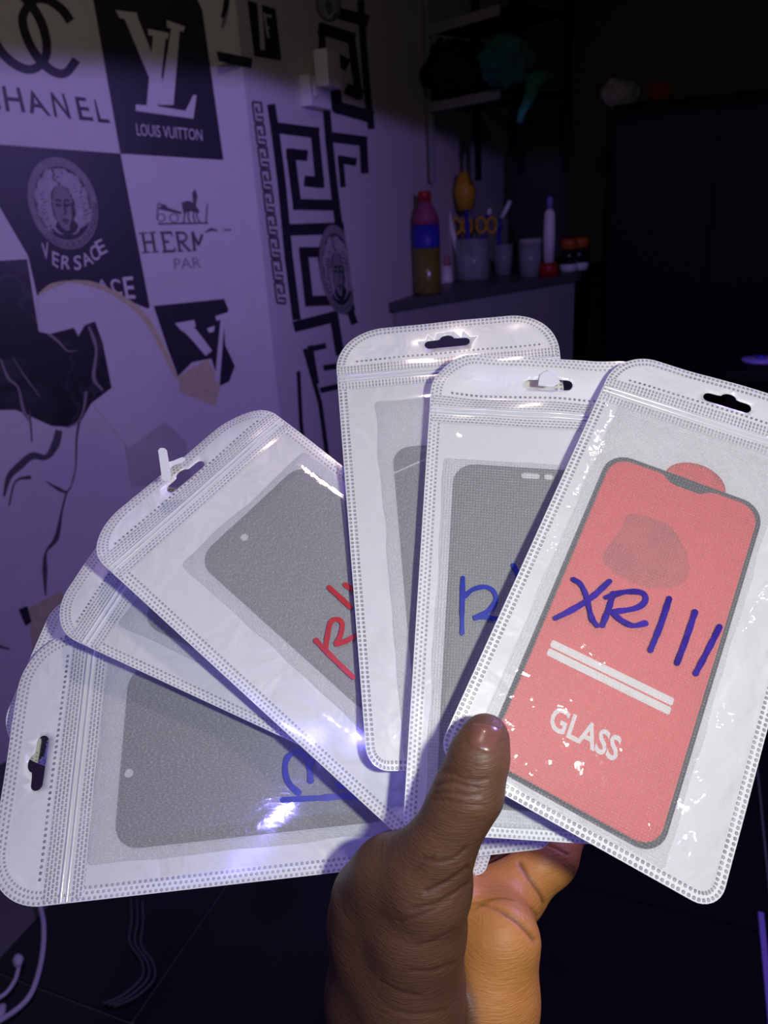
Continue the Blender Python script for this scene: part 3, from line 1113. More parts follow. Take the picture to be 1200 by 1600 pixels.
for nm, a, b in (('post', 0, 0), ('post', 0.5, 0), ('post', 0, .3), ('post', .5, .3)):
    prism(nm, [rpt(a, b), rpt(a + .022, b), rpt(a + .022, b + .022), rpt(a, b + .022)], zl - .30, Z1, M['rail'] if (a, b) == (0, 0) else M['dark_board'], rk, .002)
for z in (zl, zu):
    prism('shelf', [rpt(.023, .0), rpt(.499, .0), rpt(.499, .31), rpt(.023, .31)], z - .012, z, M['dark_board'], rk)
    prism('rail', [rpt(.023, -.014), rpt(.42, -.014), rpt(.42, -.002), rpt(.023, -.002)], z - .025, z + .012, M['rail'], rk, .002)


def blob(name, c, rx, ry, rz, mat, parent=None, amp=.12, fr=2.5, seed=0, taper=0.0, sub=4):
    bm = bmesh.new()
    bmesh.ops.create_icosphere(bm, subdivisions=sub, radius=1)
    for v in bm.verts:
        n = v.co.normalized()
        k = 1 + amp * noise.noise(n * fr + Vector((seed, seed * 2.3, 0)))
        z = n.z
        sx = 1 - taper * max(0, -z)
        v.co = c + (RT * (n.x * rx * sx) + FW.cross(RT).normalized() * 0 + Vector((0, 1, 0)) * (n.y * ry) + EZ * (n.z * rz)) * k
    me = bpy.data.meshes.new(name)
    bm.to_mesh(me)
    bm.free()
    me.polygons.foreach_set('use_smooth', [True] * len(me.polygons))
    me.materials.append(mat)
    o = bpy.data.objects.new(name, me)
    COL.objects.link(o)
    if parent:
        o.parent = parent
        o.matrix_parent_inverse = parent.matrix_world.inverted()
    return o


c = at(722, 112, 3.25)
t = empty('backpack', c, 'black bag slumped on the lower hanging shelf, bulging past the rail', 'bag')
blob('body', c, .17, .11, .115, M['black'], t, .2, 1.8, 3)
tube('strap', [at(690, 62, 3.1), at(676, 80, 3.08), at(668, 105, 3.08), at(676, 125, 3.1)], .012, M['black'], t)
c = at(790, 96, 2.95)
t = blob('cloth_bundle', c, .10, .05, .085, M['teal'], None, .35, 2.2, 9)
tag(t, 'dim teal cloth bundle hanging at the front of the dark shelf', 'cloth')
t = tube('scarf', [at(855, 118, 2.9), at(832, 130, 2.88), at(828, 152, 2.88), at(815, 176, 2.89), at(812, 192, 2.9)], .02, M['green'], None, 12, [.03, .035, .022, .016, .014])
tag(t, 'narrow green cloth dangling below the teal bundle', 'cloth')
# tall dark cabinet with things on top
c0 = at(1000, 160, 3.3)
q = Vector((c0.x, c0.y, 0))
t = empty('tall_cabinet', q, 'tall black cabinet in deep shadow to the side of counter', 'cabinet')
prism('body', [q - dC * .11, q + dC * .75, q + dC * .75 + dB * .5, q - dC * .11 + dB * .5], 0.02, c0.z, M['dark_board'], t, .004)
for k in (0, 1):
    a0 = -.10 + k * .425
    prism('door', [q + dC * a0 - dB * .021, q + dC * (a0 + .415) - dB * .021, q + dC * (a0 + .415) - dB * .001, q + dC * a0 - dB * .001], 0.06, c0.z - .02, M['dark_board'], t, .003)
t = blob('paper_bag', at(968, 148, 3.46) + EZ * .0, .08, .05, .06, M['paper'], None, .3, 1.6, 4, -.3)
t.location.z += c0.z - min((t.matrix_world @ v.co).z for v in t.data.vertices)
tag(t, 'crumpled grey paper bag on top of the tall black cabinet', 'bag')
t = blob('folded_cloth', at(1030, 150, 3.42), .06, .05, .045, M['red_cloth'], None, .25, 2, 6)
t.location.z += c0.z - min((t.matrix_world @ v.co).z for v in t.data.vertices)
tag(t, 'dull red cloth beside the paper bag on the tall cabinet', 'cloth')

# ------------------------------------------------------------------ things on the floor
G0 = Vector((0, 0, 0))


def fl(x, y, h=0.0):
    p_ = on_plane(x, y, G0, EZ)
    return Vector((p_.x, p_.y, h))


t = tube('charging_cable', [fl(*p_, .005) for p_ in spline([(45, 1330), (62, 1412), (69, 1450), (66, 1500), (52, 1550), (30, 1578), (-10, 1605)], 8)], .005, M['cable_white'])
tag(t, 'long pale cable curving over floor tiles under the lowest pouch', 'cable')
t = empty('earphone_lead', fl(20, 1540, .005), 'short pale lead with a swollen bud end on the floor tiles', 'cable')
tube('lead', [fl(*p_, .005) for p_ in spline([(30, 1515), (24, 1535), (10, 1555), (-10, 1568)], 6)], .004, M['cable_white'], t)
tube('bud', [fl(30, 1516, .011), fl(30, 1507, .011), fl(29, 1500, .011)], 0, M['cable_white'], t, 12, [.006, .0105, .006])
t = tube('loose_plug', [fl(-6, 1600, .009), fl(3, 1588, .009), fl(5, 1578, .009)], .008, M['cable_white'])
tag(t, 'small pale plug lying at frame corner near the cables', 'plug')
for k in range(3):
    t = tube('floor_wire', [fl(x + k * 9, y + k * 2, .004) for x, y in spline([(205, 1405), (206, 1440), (203, 1475), (222, 1505), (222, 1530), (195, 1556), (160, 1572)], 6)], .0028, M['cable_dark'])
    tag(t, ['thin dark wire on the floor, outermost of three running alongside', 'thin dark wire on the floor, middle one of three', 'thin dark wire on the floor, innermost at the bend of three'][k], 'wire', 'three dark wires on the floor')
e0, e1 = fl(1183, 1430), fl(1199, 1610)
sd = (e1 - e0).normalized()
t = prism('painted_joint_glint', [e0, e1 + sd * .1, e1 + sd * .1 + dC * .011, e0 + dC * .011], 0.0005, .012, M['violet'], None, .002)  # violet reflection on the tile edge, modelled as a coloured strip
tag(t, 'violet reflection along a tile joint, painted as a slim strip', 'strip')
c = at(1188, 566, 2.3)
t = empty('added_low_stool', Vector((c.x, c.y, 0)), 'low black stool in deep shadow, added to carry the violet glint', 'stool')  # added stool, only holds up the painted violet reflection
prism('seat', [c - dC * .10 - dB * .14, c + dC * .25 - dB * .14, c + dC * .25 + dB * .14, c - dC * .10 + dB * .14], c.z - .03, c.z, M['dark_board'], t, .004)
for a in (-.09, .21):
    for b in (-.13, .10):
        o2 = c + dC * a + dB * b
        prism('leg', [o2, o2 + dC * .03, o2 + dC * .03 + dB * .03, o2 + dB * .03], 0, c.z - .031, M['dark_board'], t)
t = empty('painted_led_glint', c, 'violet LED reflection painted as a small disc on the black stool', 'lid')  # reflection of a violet LED, built as a coloured disc
lathe('rim', c, [(.05, 0.001), (.054, .008), (.05, .012)], M['violet'], t)
lathe('glint_core', c, [(.014, .0121), (.012, .02)], M['blue'], t)

# ------------------------------------------------------------------ the zip pouches
BW, BL_ = 100.0, 175.0
BAGS = {
    'F': ([(941, 607), (1309, 726), (1122, 1430), (680, 1182)], (320, 308, 256, 264), 23),
    'E': ([(671, 640), (1040, 660), (1030, 1326), (629, 1300)], (330, 322, 274, 269), 28.5),
    'D': ([(527, 593), (876, 562), (944, 1203), (574, 1205)], (349, 347, 288, 285), 27),
    'C': ([(172, 892), (442, 655), (912, 1024), (640, 1322)], (315, 357, 304, 289), 22),
    'B': ([(132, 1008), (290, 770), (900, 1040), (760, 1300)], (321, 356, 322, 297), 21),
    'A': ([(147, 985), (100, 1412), (862, 1325), (840, 900)], (341, 294, 314, 342), 27.5),
    'G': ([(95, 1203), (205, 933), (850, 1080), (755, 1372)], (328, 354, 348, 325), 29.5),
}


class Patch:
    def __init__(self, key):
        px, dp, self.tab = BAGS[key]
        self.c = [at(x, y, z / 1000) for (x, y), z in zip(px, dp)]
        self.bend = 0.0
        self.crumple = 0.0
        self.seed = ord(key)

    def xyz(self, u, v):
        s, t = u / BW, v / BL_
        ZL, ZR, BR, BL = self.c
        return ((ZL * (1 - s) + ZR * s) * (1 - t) + (BL * (1 - s) + BR * s) * t)

    def nrm(self, u, v):
        e = 1.0
        n = (self.xyz(u + e, v) - self.xyz(u - e, v)).cross(self.xyz(u, v + e) - self.xyz(u, v - e)).normalized()
        if n.dot(CAM - self.xyz(u, v)) < 0:
            n = -n
        return n

    def p(self, u, v, h=0.0):
        q = self.xyz(u, v)
        if v < 0:
            h = h - self.bend * (v * v) / 400.0
        if self.crumple:
            h = h + self.crumple * noise.noise(Vector((u * .045, v * .06, self.seed))) * max(0.15, min(1, (12 - v) / 20))
        h = h + 0.25 * noise.noise(Vector((u * .03, v * .02, self.seed * 1.7)))
        return q + self.nrm(u, v) * (h / 1000.0)


def outline(tab, rt, rb, step=1.6):
    """outer contour in mm, clockwise from the upper edge's start"""
    pts = []

    def line(a, b):
        n = max(1, int(math.dist(a, b) / step))
        for i in range(n):
            pts.append((a[0] + (b[0] - a[0]) * i / n, a[1] + (b[1] - a[1]) * i / n))

    def arc(cx, cy, rx, ry, a0, a1):
        n = max(5, int(abs(a1 - a0) * max(rx, ry) / step))
        for i in range(n):
            a = a0 + (a1 - a0) * i / n
            pts.append((cx + rx * cos(a), cy + ry * sin(a)))
    ry = min(rt, tab - 4)
    line((rt, -tab), (100 - rt, -tab))
    arc(100 - rt, -tab + ry, rt, ry, -pi / 2, 0)
    line((100, -tab + ry), (100, BL_ - rb))
    arc(100 - rb, BL_ - rb, rb, rb, 0, pi / 2)
    line((100 - rb, BL_), (rb, BL_))
    arc(rb, BL_ - rb, rb, rb, pi / 2, pi)
    line((0, BL_ - rb), (0, -tab + ry))
    arc(rt, -tab + ry, rt, ry, pi, 1.5 * pi)
    return pts


def euro_hole(cu, cv):
    """rounded slot with the round bump of a hang hole"""
    pts = []
    for a in np.linspace(pi / 2, 1.5 * pi, 8):
        pts.append((cu - 8.0 + 2.2 * cos(a), cv + 2.2 * sin(a)))
    pts.append((cu - 4.6, cv - 2.3))
    for a in np.linspace(pi * 1.08, pi * 1.92, 9):
        pts.append((cu + 3.4 * cos(a), cv - 1.9 + 2.6 * sin(a)))
    pts.append((cu + 4.6, cv - 2.3))
    for a in np.linspace(-pi / 2, pi / 2, 8):
        pts.append((cu + 8.0 + 2.2 * cos(a), cv + 2.2 * sin(a)))
    return pts


def in_poly(pt, poly):
    x, y = pt
    c = False
    n = len(poly)
    for i in range(n):
        x0, y0 = poly[i]
        x1, y1 = poly[i - 1]
        if (y0 > y) != (y1 > y) and x < (x1 - x0) * (y - y0) / (y1 - y0) + x0:
            c = not c
    return c


def fill(poly, holes=(), step=5.0):
    vs, es = [], []
    for ring in [poly, *holes]:
        k = len(vs)
        n = len(ring)
        vs += [Vector(p_) for p_ in ring]
        es += [(k + i, k + (i + 1) % n) for i in range(n)]
    xs = [p_[0] for p_ in poly]
    ys = [p_[1] for p_ in poly]
    y = min(ys) + step * .5
    r = 0
    while y < max(ys):
        x = min(xs) + step * (.5 if r % 2 else .25)
        while x < max(xs):
            if in_poly((x, y), poly) and not any(in_poly((x, y), h) for h in holes):
                vs.append(Vector((x, y)))
            x += step
        y += step
        r += 1
    ov, oe, of, *_ = delaunay_2d_cdt(vs, es, [], 0, 1e-4)
    F_ = []
    for f in of:
        c = (sum(ov[i].x for i in f) / 3, sum(ov[i].y for i in f) / 3)
        if in_poly(c, poly) and not any(in_poly(c, h) for h in holes):
            F_.append(tuple(f))
    return [(v.x, v.y) for v in ov], F_


def sheet(name, P, uv2, faces, h, mat, parent, thick=0.0, smooth=True):
    hh = h if callable(h) else (lambda u, v: h)
    V = [P.p(u, v, hh(u, v)) for u, v in uv2]
    U = list(uv2)
    e_ = P.xyz(51, 80) - P.xyz(50, 80)
    g_ = P.xyz(50, 81) - P.xyz(50, 80)
    fl_p = e_.cross(g_).dot(CAM - P.xyz(50, 80)) < 0
    ori = []
    for f in faces:
        (ax, ay), (bx, by), (cx, cy) = uv2[f[0]], uv2[f[1]], uv2[f[2]]
        ccw = (bx - ax) * (cy - ay) - (by - ay) * (cx - ax) > 0
        ori.append(tuple(f) if ccw != fl_p else tuple(reversed(f)))
    faces = ori
    F_ = list(faces)
    if thick:
        n = len(V)
        V += [P.p(u, v, hh(u, v) - thick) for u, v in uv2]
        U += list(uv2)
        cnt = {}
        for f in faces:
            for a, b in zip(f, f[1:] + f[:1]):
                cnt[(a, b)] = 1
        F_ += [tuple(n + i for i in reversed(f)) for f in faces]
        for (a, b) in list(cnt):
            if (b, a) not in cnt:
                F_.append((b, a, n + a, n + b))
    return link(name, V, F_, mat, parent, U, smooth)


def strip_ring(P, ol, wd, h, mat, parent, name):
    n = len(ol)
    ins, per = [], [0.0]
    for i in range(n):
        a, b = np.array(ol[i - 1]), np.array(ol[(i + 1) % n])
        t = (b - a) / np.linalg.norm(b - a)
        ins.append(np.array([-t[1], t[0]]))
    for i in range(1, n + 1):
        per.append(per[-1] + math.dist(ol[i % n], ol[i - 1]))
    V, U, F_ = [], [], []
    cols = 3
    for i in range(n + 1):
        for c in range(cols + 1):
            f = c / cols * wd
            q = np.array(ol[i % n]) + ins[i % n] * f
            V.append(P.p(q[0], q[1], h + (0.0 if c else -.12)))
            U.append((per[i], f))
    w_ = cols + 1
    for i in range(n):
        for c in range(cols):
            F_.append((i * w_ + c, i * w_ + c + 1, (i + 1) * w_ + c + 1, (i + 1) * w_ + c))
    return link(name, V, F_, mat, parent, U, True)


def band(P, u0, u1, v0, v1, h, mat, parent, name, nu=40, nv=3, prof=None, uv0=0.0):
    V, U, F_ = [], [], []
    for i in range(nu + 1):
        for j in range(nv + 1):
            u, v = u0 + (u1 - u0) * i / nu, v0 + (v1 - v0) * j / nv
            hh = h + (prof(j / nv) if prof else (0 if 0 < j < nv else -.08))
            V.append(P.p(u, v, hh))
            U.append((u, v - v0 + uv0))
    for i in range(nu):
        for j in range(nv):
            a = i * (nv + 1) + j
            F_.append((a, a + 1, a + nv + 2, a + nv + 1))
    return link(name, V, F_, mat, parent, U, True)


def rrect(u0, u1, v0, v1, r, wob=0.0, seed=0, step=3.0):
    pts = []

    def add(a, b):
        n = max(1, int(math.dist(a, b) / step))
        for i in range(n):
            t = i / n
            x_, y_ = a[0] + (b[0] - a[0]) * t, a[1] + (b[1] - a[1]) * t
            if wob:
                k = wob * noise.noise(Vector((x_ * .06, y_ * .06, seed)))
                dx, dy = b[0] - a[0], b[1] - a[1]
                L_ = math.hypot(dx, dy)
                x_, y_ = x_ - dy / L_ * k, y_ + dx / L_ * k
            pts.append((x_, y_))

    def arc(cx, cy, a0):
        for i in range(6):
            a = a0 + pi / 2 * i / 6
            pts.append((cx + r * cos(a), cy + r * sin(a)))
    add((u0 + r, v0), (u1 - r, v0))
    arc(u1 - r, v0 + r, -pi / 2)
    add((u1, v0 + r), (u1, v1 - r))
    arc(u1 - r, v1 - r, 0)
    add((u1 - r, v1), (u0 + r, v1))
    arc(u0 + r, v1 - r, pi / 2)
    add((u0, v1 - r), (u0, v0 + r))
    arc(u0 + r, v0 + r, pi)
    return pts


def edge_drop(poly, top, low, run):
    P_ = np.array(poly)

    def f(u, v):
        a = P_
        b = np.roll(P_, -1, 0)
        ab = b - a
        ap = np.array([u, v]) - a
        t = np.clip((ap * ab).sum(1) / ((ab * ab).sum(1) + 1e-9), 0, 1)
        dd = np.sqrt((((ap - ab * t[:, None])) ** 2).sum(1)).min()
        k = min(1.0, dd / run)
        return low + (top - low) * (1 - (1 - k) ** 2)
    return f


def marker(P, strokes, wd, h, mat, parent, name='marker_writing'):
    V, F_, U = [], [], []
    for s_ in strokes:
        pts = spline(s_, 6)
        n = len(pts)
        ws = [wd * (.85 + .25 * noise.noise(Vector((q[0] * .3, q[1] * .3, 5)))) for q in pts]
        L_, R_ = ribbon2(pts, ws)
        # rounded ends
        d0 = np.array(pts[0]) - np.array(pts[1])
        d0 = d0 / np.linalg.norm(d0)
        d1 = np.array(pts[-1]) - np.array(pts[-2])
        d1 = d1 / np.linalg.norm(d1)
        k = len(V)
        for a in L_ + R_:
            V.append(P.p(a[0], a[1], h))
            U.append((a[0], a[1]))
        F_ += [(k + i, k + i + 1, k + n + i + 1, k + n + i) for i in range(n - 1)]
        for e, dd in ((0, d0), (n - 1, d1)):
            c = np.array(pts[e])
            m = len(V)
            nn = np.array([-dd[1], dd[0]])
            for a in np.linspace(-pi / 2, pi / 2, 7):
                q = c + (dd * cos(a) + nn * sin(a)) * ws[e] / 2
                V.append(P.p(q[0], q[1], h))
                U.append((q[0], q[1]))
            F_.append(tuple(range(m, m + 7)))
    return link(name, V, F_, mat, parent, U)


def flat_text(P, s, quad, h, mat, parent, name, bold=0.0):
    vs, fs = glyphs(s, bold)
    q = [np.array(a, float) for a in quad]
    V = []
    for a, b in vs:
        p_ = (1 - b) * ((1 - a) * q[3] + a * q[2]) + b * ((1 - a) * q[0] + a * q[1])
        V.append(P.p(p_[0], p_[1], h))
    return link(name, V, fs, mat, parent)


def pouch(key, label, seal, zipm, film, rt, rb, hole=True, crumple=0.0, bend=0.0):
    P = Patch(key)
    P.bend, P.crumple = bend, crumple
    root = empty('zip_pouch', P.xyz(50, 80), label, 'pouch', 'zip pouches fanned out in the hand')
    ol = outline(P.tab, rt, rb)
    hc = (50.5, -P.tab * .535)
    holes = [euro_hole(*hc)] if hole else []
    uv2, fs = fill(ol, holes, 2.0 if crumple > 2 else 4.0)
    sheet('back_sheet', P, uv2, fs, 0.0, M['sheet'], root, 0.22)
    strip_ring(P, ol, 5.3 if seal == 'seal_diamond' else 4.3, 0.16, M[seal], root, 'seal_strip')
    wz = 5.2 if zipm == 'zip_diamond' else 4.6
    band(P, 1.2, 98.8, -2.4 - wz, -2.4, 0.36, M[zipm], root, 'zip_band')
    band(P, 1.2, 98.8, 2.2, 2.2 + wz * .82, 0.36, M[zipm], root, 'zip_band')
    rid = lambda t: .75 * max(0.0, sin(pi * t)) ** .7
    band(P, .4, 99.6, -1.9, -.35, 0.26, M['ridge'], root, 'zip_ridge', 40, 6, rid)
    band(P, .4, 99.6, .25, 1.7, 0.26, M['ridge'], root, 'zip_ridge', 40, 6, rid)
    dl = -9.3 if P.tab > 25 else -8.6
    band(P, 8, 92, dl - .65, dl + .65, 0.14, M['dotline'], root, 'perforation_line', 40, 1)
    # clear front film, puffed up over the contents
    fo = rrect(3.6, 96.4, 5.6, BL_ - 3.4, 3.0)
    fuv, ff = fill(fo, (), 2.2 if film == 'film_crinkled' else 4.0)
    ed0 = edge_drop(fo, 2.5, 0.34, 11.0)

    def ed(u, v):
        h = ed0(u, v)
        if film == 'film_crinkled':
            k = min(1, max(0, (u - 78) / 6)) * min(1, (97 - u) / 8) + .12 * min(1, h / 2.5)
            a = noise.noise(Vector(((u + .3 * v) * .12, v * .022, 3.1)))
            h += k * (4.2 * (1 - abs(a) * 2.4) - 1.2) * min(1, (h - .3) / 1.2)
            h = max(h, .34)
        return h
    sheet('front_film', P, fuv, ff, ed, M[film], root)
    return P, root


def insert(P, rect, prot, sleeve_mat, which, prot_mat='black_glass', r=9, wob=1.0, cut=None):
    """frosted sleeve with the screen glass in it; both lie loose in the pouch"""
    u0, u1, v0, v1 = rect
    so = rrect(u0, u1, v0, v1, 2.0, wob, P.seed)
    suv, sf = fill(so, (), 4.0)
    ed = edge_drop(so, 1.75, 0.55, 5.0)
    sl = sheet('frosted_sleeve', P, suv, sf, ed, M[sleeve_mat], None)
    tag(sl, which[0], 'sleeve', 'frosted sleeves inside the pouches')
    u0, u1, v0, v1 = prot
    po = rrect(u0, u1, v0, v1, r)
    puv, pf = fill(po, (), 6.0)
    root = empty('screen_glass', P.p((u0 + u1) / 2, (v0 + v1) / 2, .8), which[1], 'screen protector', 'phone screen glasses inside the pouches')
    sheet('glass_plate', P, puv, pf, 0.85, M[prot_mat], root, 0.4)
    return sl, root


def disc(P, cu, cv, ru, rv, h, mat, parent, name, n=18):
    V = [P.p(cu + ru * cos(2 * pi * i / n), cv + rv * sin(2 * pi * i / n), h) for i in range(n)]
    return link(name, V, [tuple(range(n))], mat, parent, [(0, 0)] * n)


# frontmost: red backed glass
P, rF = pouch('F', 'frontmost zip pouch with red backed glass, handwritten XR111 in violet-blue', 'seal_rect', 'zip_rect', 'film_crinkled', 17, 9, True, 0.8, .6)
sl, gl = insert(P, (9, 80, 2.6, 171), (13.5, 77.5, 29, 168.5), 'sleeve_thin',
                ('frosted sleeve around the red backed glass', 'black rimmed screen glass with red backing paper and white GLASS lettering'), r=9)
ro = rrect(15.3, 75.7, 30.8, 166.7, 8)
notch = []
for q_ in ro:
    notch.append(q_)
for i_, q_ in enumerate(notch):
    if abs(q_[1] - 30.8) < .3 and 36 < q_[0] < 56:
        notch[i_] = (q_[0], 30.8 + 3.0 * min(1, min(q_[0] - 36, 56 - q_[0]) / 4))
ruv, rf = fill(notch, (), 6.0)
bp = sheet('backing_paper', P, ruv, rf, 0.93, M['red_paper'], gl)
bp['label'] = 'red backing paper'
tb = [(49 + 12.5 * cos(a), 30 + 9.5 * sin(a)) for a in np.linspace(pi, 2 * pi, 14)]
tuv, tf = fill(tb, (), 5.0)
sheet('pull_tab', P, tuv, tf, 0.40, M['red_paper'], gl, .1)['label'] = 'red round pull tab'
for i_ in range(2):
    z0 = 115.4 + i_ * 3.6
    ob_, of_ = fill(rrect(20.3, 66.5, z0, z0 + 2.9, .7), (), 4)
    sheet('white_bar', P, ob_, of_, 1.05, M['white_print'], bp)
flat_text(P, 'GLASS', [(29.3, 137.3), (54.3, 137.0), (54.6, 146.2), (29.6, 146.6)], 1.05, M['white_print'], bp, 'lettering', 0.025)
po_, pf_ = fill([(40 + 15 * cos(a) * (1 + .2 * sin(3 * a + 1)), 66 + 17 * sin(a) * (1 + .15 * cos(2 * a))) for a in np.linspace(0, 2 * pi, 30)[:-1]], (), 5)
sheet('photo_print', P, po_, pf_, 1.0, M['photo_print'], bp)['label'] = 'brownish printed picture'
marker(P, [[(18.9, 90.0), (21.9, 90.6), (25.3, 94.0), (29.9, 101.2), (32.7, 103.2)], [(31.2, 84.5), (27.3, 93.8), (22.4, 101.9), (18.2, 107.7)], [(34.1, 88.7), (34.4, 94.9), (34.4, 102.3)],
           [(32.1, 91.3), (37.5, 86.2), (43.6, 83.5), (45.6, 86.1), (43.1, 90.5), (35.7, 95.8)], [(35.7, 95.8), (40.4, 97.3), (44.6, 97.1), (48.2, 94.3)],
           [(53.4, 81.2), (53.5, 92.3), (53.0, 103.1)], [(63.6, 82.0), (63.5, 93.4), (63.1, 103.2)], [(73.4, 83.4), (71.9, 93.8), (70.3, 103.8)]], 2.5, 2.75, M['violet_ink'], rF)

P, rE_ = pouch('E', 'crumpled-top zip pouch behind the red one, blue handwriting starting 12', 'seal_diamond', 'zip_diamond', 'film', 20, 5, True, 3.0, -.5)
sl, gl = insert(P, (7.5, 92, 23.3, 171), (12, 84, 26, 165), 'sleeve_grid', ('frosted sleeve in the pouch marked 12', 'grey looking screen glass behind the blue 12'), r=9)
for a, b in ((40.5, 48.0), (50.0, 53.5)):
    ob_, of_ = fill(rrect(a, b, 28.6, 31.0, 1.0), (), 4)
    sheet('speaker_slot', P, ob_, of_, 1.0, M['white_print'], gl)
marker(P, [[(17.9, 77.8), (18.2, 89.5), (18.7, 100.5)], [(18.3, 86.2), (22.1, 82.5), (27.0, 80.8), (30.7, 82.4), (31.6, 86.3), (28.5, 91.0), (23.2, 94.1), (27.0, 93.2), (31.9, 93.4), (37.7, 93.0)],
           [(38.3, 70.8), (39.9, 73.8), (41.5, 79.6)]], 2.3, 2.75, M['blue_ink'], rE_)
fl_ = [(46, -14.2), (46.4, -19.6), (49.4, -21.8), (53.2, -19.6), (55.5, -15.6), (52, -13.6)]
fuv, ff = fill(fl_, (), 2)
sheet('hole_flap', P, fuv, ff, lambda u, v: .5 + (v + 22) * .12, M['tag'], rE_, .2)

P, rD_ = pouch('D', 'tallest standing zip pouch with rounded top, unmarked, behind the crumpled one', 'seal_rect', 'zip_rect', 'film', 22, 9, True, 0.8, 1.0)
sl, gl = insert(P, (15.8, 90, 13.7, 171), (22, 82, 38, 160), 'sleeve', ('frosted sleeve in the tallest unmarked pouch', 'grey looking screen glass mostly hidden in the tallest pouch'), r=8)
marker(P, [[(21.5, 50.7), (28, 48), (37, 44.6)]], .8, .95, M['white_print'], gl, 'pale_line')

P, rC_ = pouch('C', 'slanting zip pouch with red handwriting and a white flap stuck out of its hole', 'seal_diamond', 'zip_diamond', 'film', 23, 5, True, 1.2, 3.5)
sl, gl = insert(P, (20.5, 94, 20.5, 171), (26, 89, 24, 160), 'sleeve', ('frosted sleeve in the pouch marked in red', 'grey looking screen glass with camera dot behind red handwriting'), r=9)
disc(P, 46.5, 31.8, 1.7, 1.7, .95, M['white_print'], gl, 'camera_dot')
marker(P, [[(34.0, 89.0), (33.4, 97.7), (32.9, 111.7)], [(34.3, 94.4), (38.9, 90.9), (43.5, 88.2), (46.1, 89.5), (46.0, 92.4), (41.9, 95.3), (38.4, 96.5), (41.7, 98.6), (46.2, 100.3)],
           [(53.7, 76.9), (53.6, 82.8), (53.3, 89.8)], [(59.0, 81.3), (59.4, 84.9), (59.9, 88.3)]], 2.5, 2.75, M['red_ink'], rC_)
# the punched flap, pushed forward through the hole as a small T
V_, F_ = [], []


def flap_piece(ring, h0, h1):
    n = len(ring)
    k = len(V_)
    for h in (h0, h1):
        for q_ in ring:
            V_.append(at(q_[0], q_[1], .329 - h / 1000))
    F_.append(tuple(range(k, k + n)))
    F_.append(tuple(reversed(range(k + n, k + 2 * n))))
    for i in range(n):
        j = (i + 1) % n
        F_.append((k + i, k + n + i, k + n + j, k + j))


flap_piece([(247, 704), (250, 700), (257, 700), (261, 704), (268, 746), (265, 751), (257, 752), (253, 748)], 6.0, 6.5)
flap_piece([(262, 722), (270, 720), (285, 714), (290, 717), (287, 722), (272, 727), (264, 733)], 4.6, 5.8)
link('hole_flap', V_, F_, M['tag'], rC_)

P, rB_ = pouch('B', 'zip pouch squeezed between the red-marked pouch and the lowest one', 'seal_diamond', 'zip_diamond', 'film', 24, 5, False, 0.8, 2.0)
insert(P, (16.2, 92, 7.3, 171), (22, 86, 15, 160), 'sleeve', ('frosted sleeve in the squeezed middle pouch', 'dark corner of screen glass in the squeezed middle pouch'), r=9, wob=1.4)

P, rA_ = pouch('A', 'lowest zip pouch, lying sideways, with blue handwriting on grey glass', 'seal_diamond', 'zip_diamond', 'film', 20, 5, True, 0.8, .8)
insert_a, gl = insert(P, (8, 88.5, 6.5, 171), (17, 84.5, 15.6, 160), 'sleeve', ('frosted sleeve in the lowest sideways pouch', 'grey looking screen glass with camera dot in the lowest pouch'), r=9)
disc(P, 58.1, 18.8, 1.6, 1.6, .95, M['white_print'], gl, 'camera_dot')
marker(P, [[(73.4, 75.5), (74.1, 89.0), (74.6, 103.2)], [(71.5, 81.3), (68.0, 77.8), (63.3, 76.3), (58.8, 77.1), (56.9, 80.6), (58.9, 83.6), (63.1, 85.2), (67.7, 85.7)],
           [(63.0, 85.0), (59.9, 87.2), (61.4, 91.4)], [(69.9, 95.5), (71.5, 97.9)]], 2.5, 2.75, M['blue_ink'], rA_)

P, rG_ = pouch('G', 'rearmost zip pouch, only its dotted edge peeping out behind the lowest', 'seal_diamond', 'zip_diamond', 'film', 24, 5, False, 0.4, 0.0)

# ------------------------------------------------------------------ the hand
MMF = FPX


def cs(x, y, d_):
    """photograph position and depth (mm) to camera-aligned millimetres"""
    return np.array([(x - 600) / FPX * d_, (y - 800) / FPX * d_, d_], np.float32)


# (x, y, depth mm, radius mm) chains
THUMB = [(758, 1153, 253.5, 7.9), (748, 1185, 251.5, 9.3), (732, 1238, 252, 10.8), (712, 1275, 253.5, 10.2), (690, 1320, 256, 11.0), (668, 1385, 262, 14.5), (650, 1450, 270, 17.0), (640, 1540, 280, 19.5), (640, 1680, 290, 22.0)]
DORSUM = [(612, 1392, 284, 14.5), (592, 1440, 290, 16.0), (590, 1560, 298, 17.0), (598, 1720, 304, 19.0)]
WEB = [(655, 1352, 263, 11.5), (608, 1366, 272, 11.0), (574, 1398, 283, 11.5)]
HEEL = [(782, 1432, 318, 12.0), (782, 1470, 304, 13.5), (768, 1560, 304, 17.0), (752, 1720, 306, 20.0)]
PALM2 = [(690, 1440, 318, 17), (700, 1560, 325, 20), (690, 1720, 318, 24)]
FINGERS = [
    [(700, 1412, 330, 12), (800, 1398, 334, 12.4), (858, 1340, 342, 11), (893, 1280, 358, 9.4), (885, 1200, 366, 8.2)],
    [(680, 1415, 350, 12), (790, 1380, 356, 11), (850, 1310, 368, 10), (880, 1240, 380, 9.2), (862, 1160, 382, 8.2)],
    [(670, 1430, 364, 11), (765, 1395, 378, 10.5), (820, 1330, 392, 9.6), (845, 1260, 402, 8.8), (825, 1190, 400, 7.8)],
    [(660, 1450, 384, 10), (735, 1420, 400, 9.5), (785, 1360, 412, 8.6), (800, 1300, 418, 7.8), (785, 1250, 414, 7.0)],
]
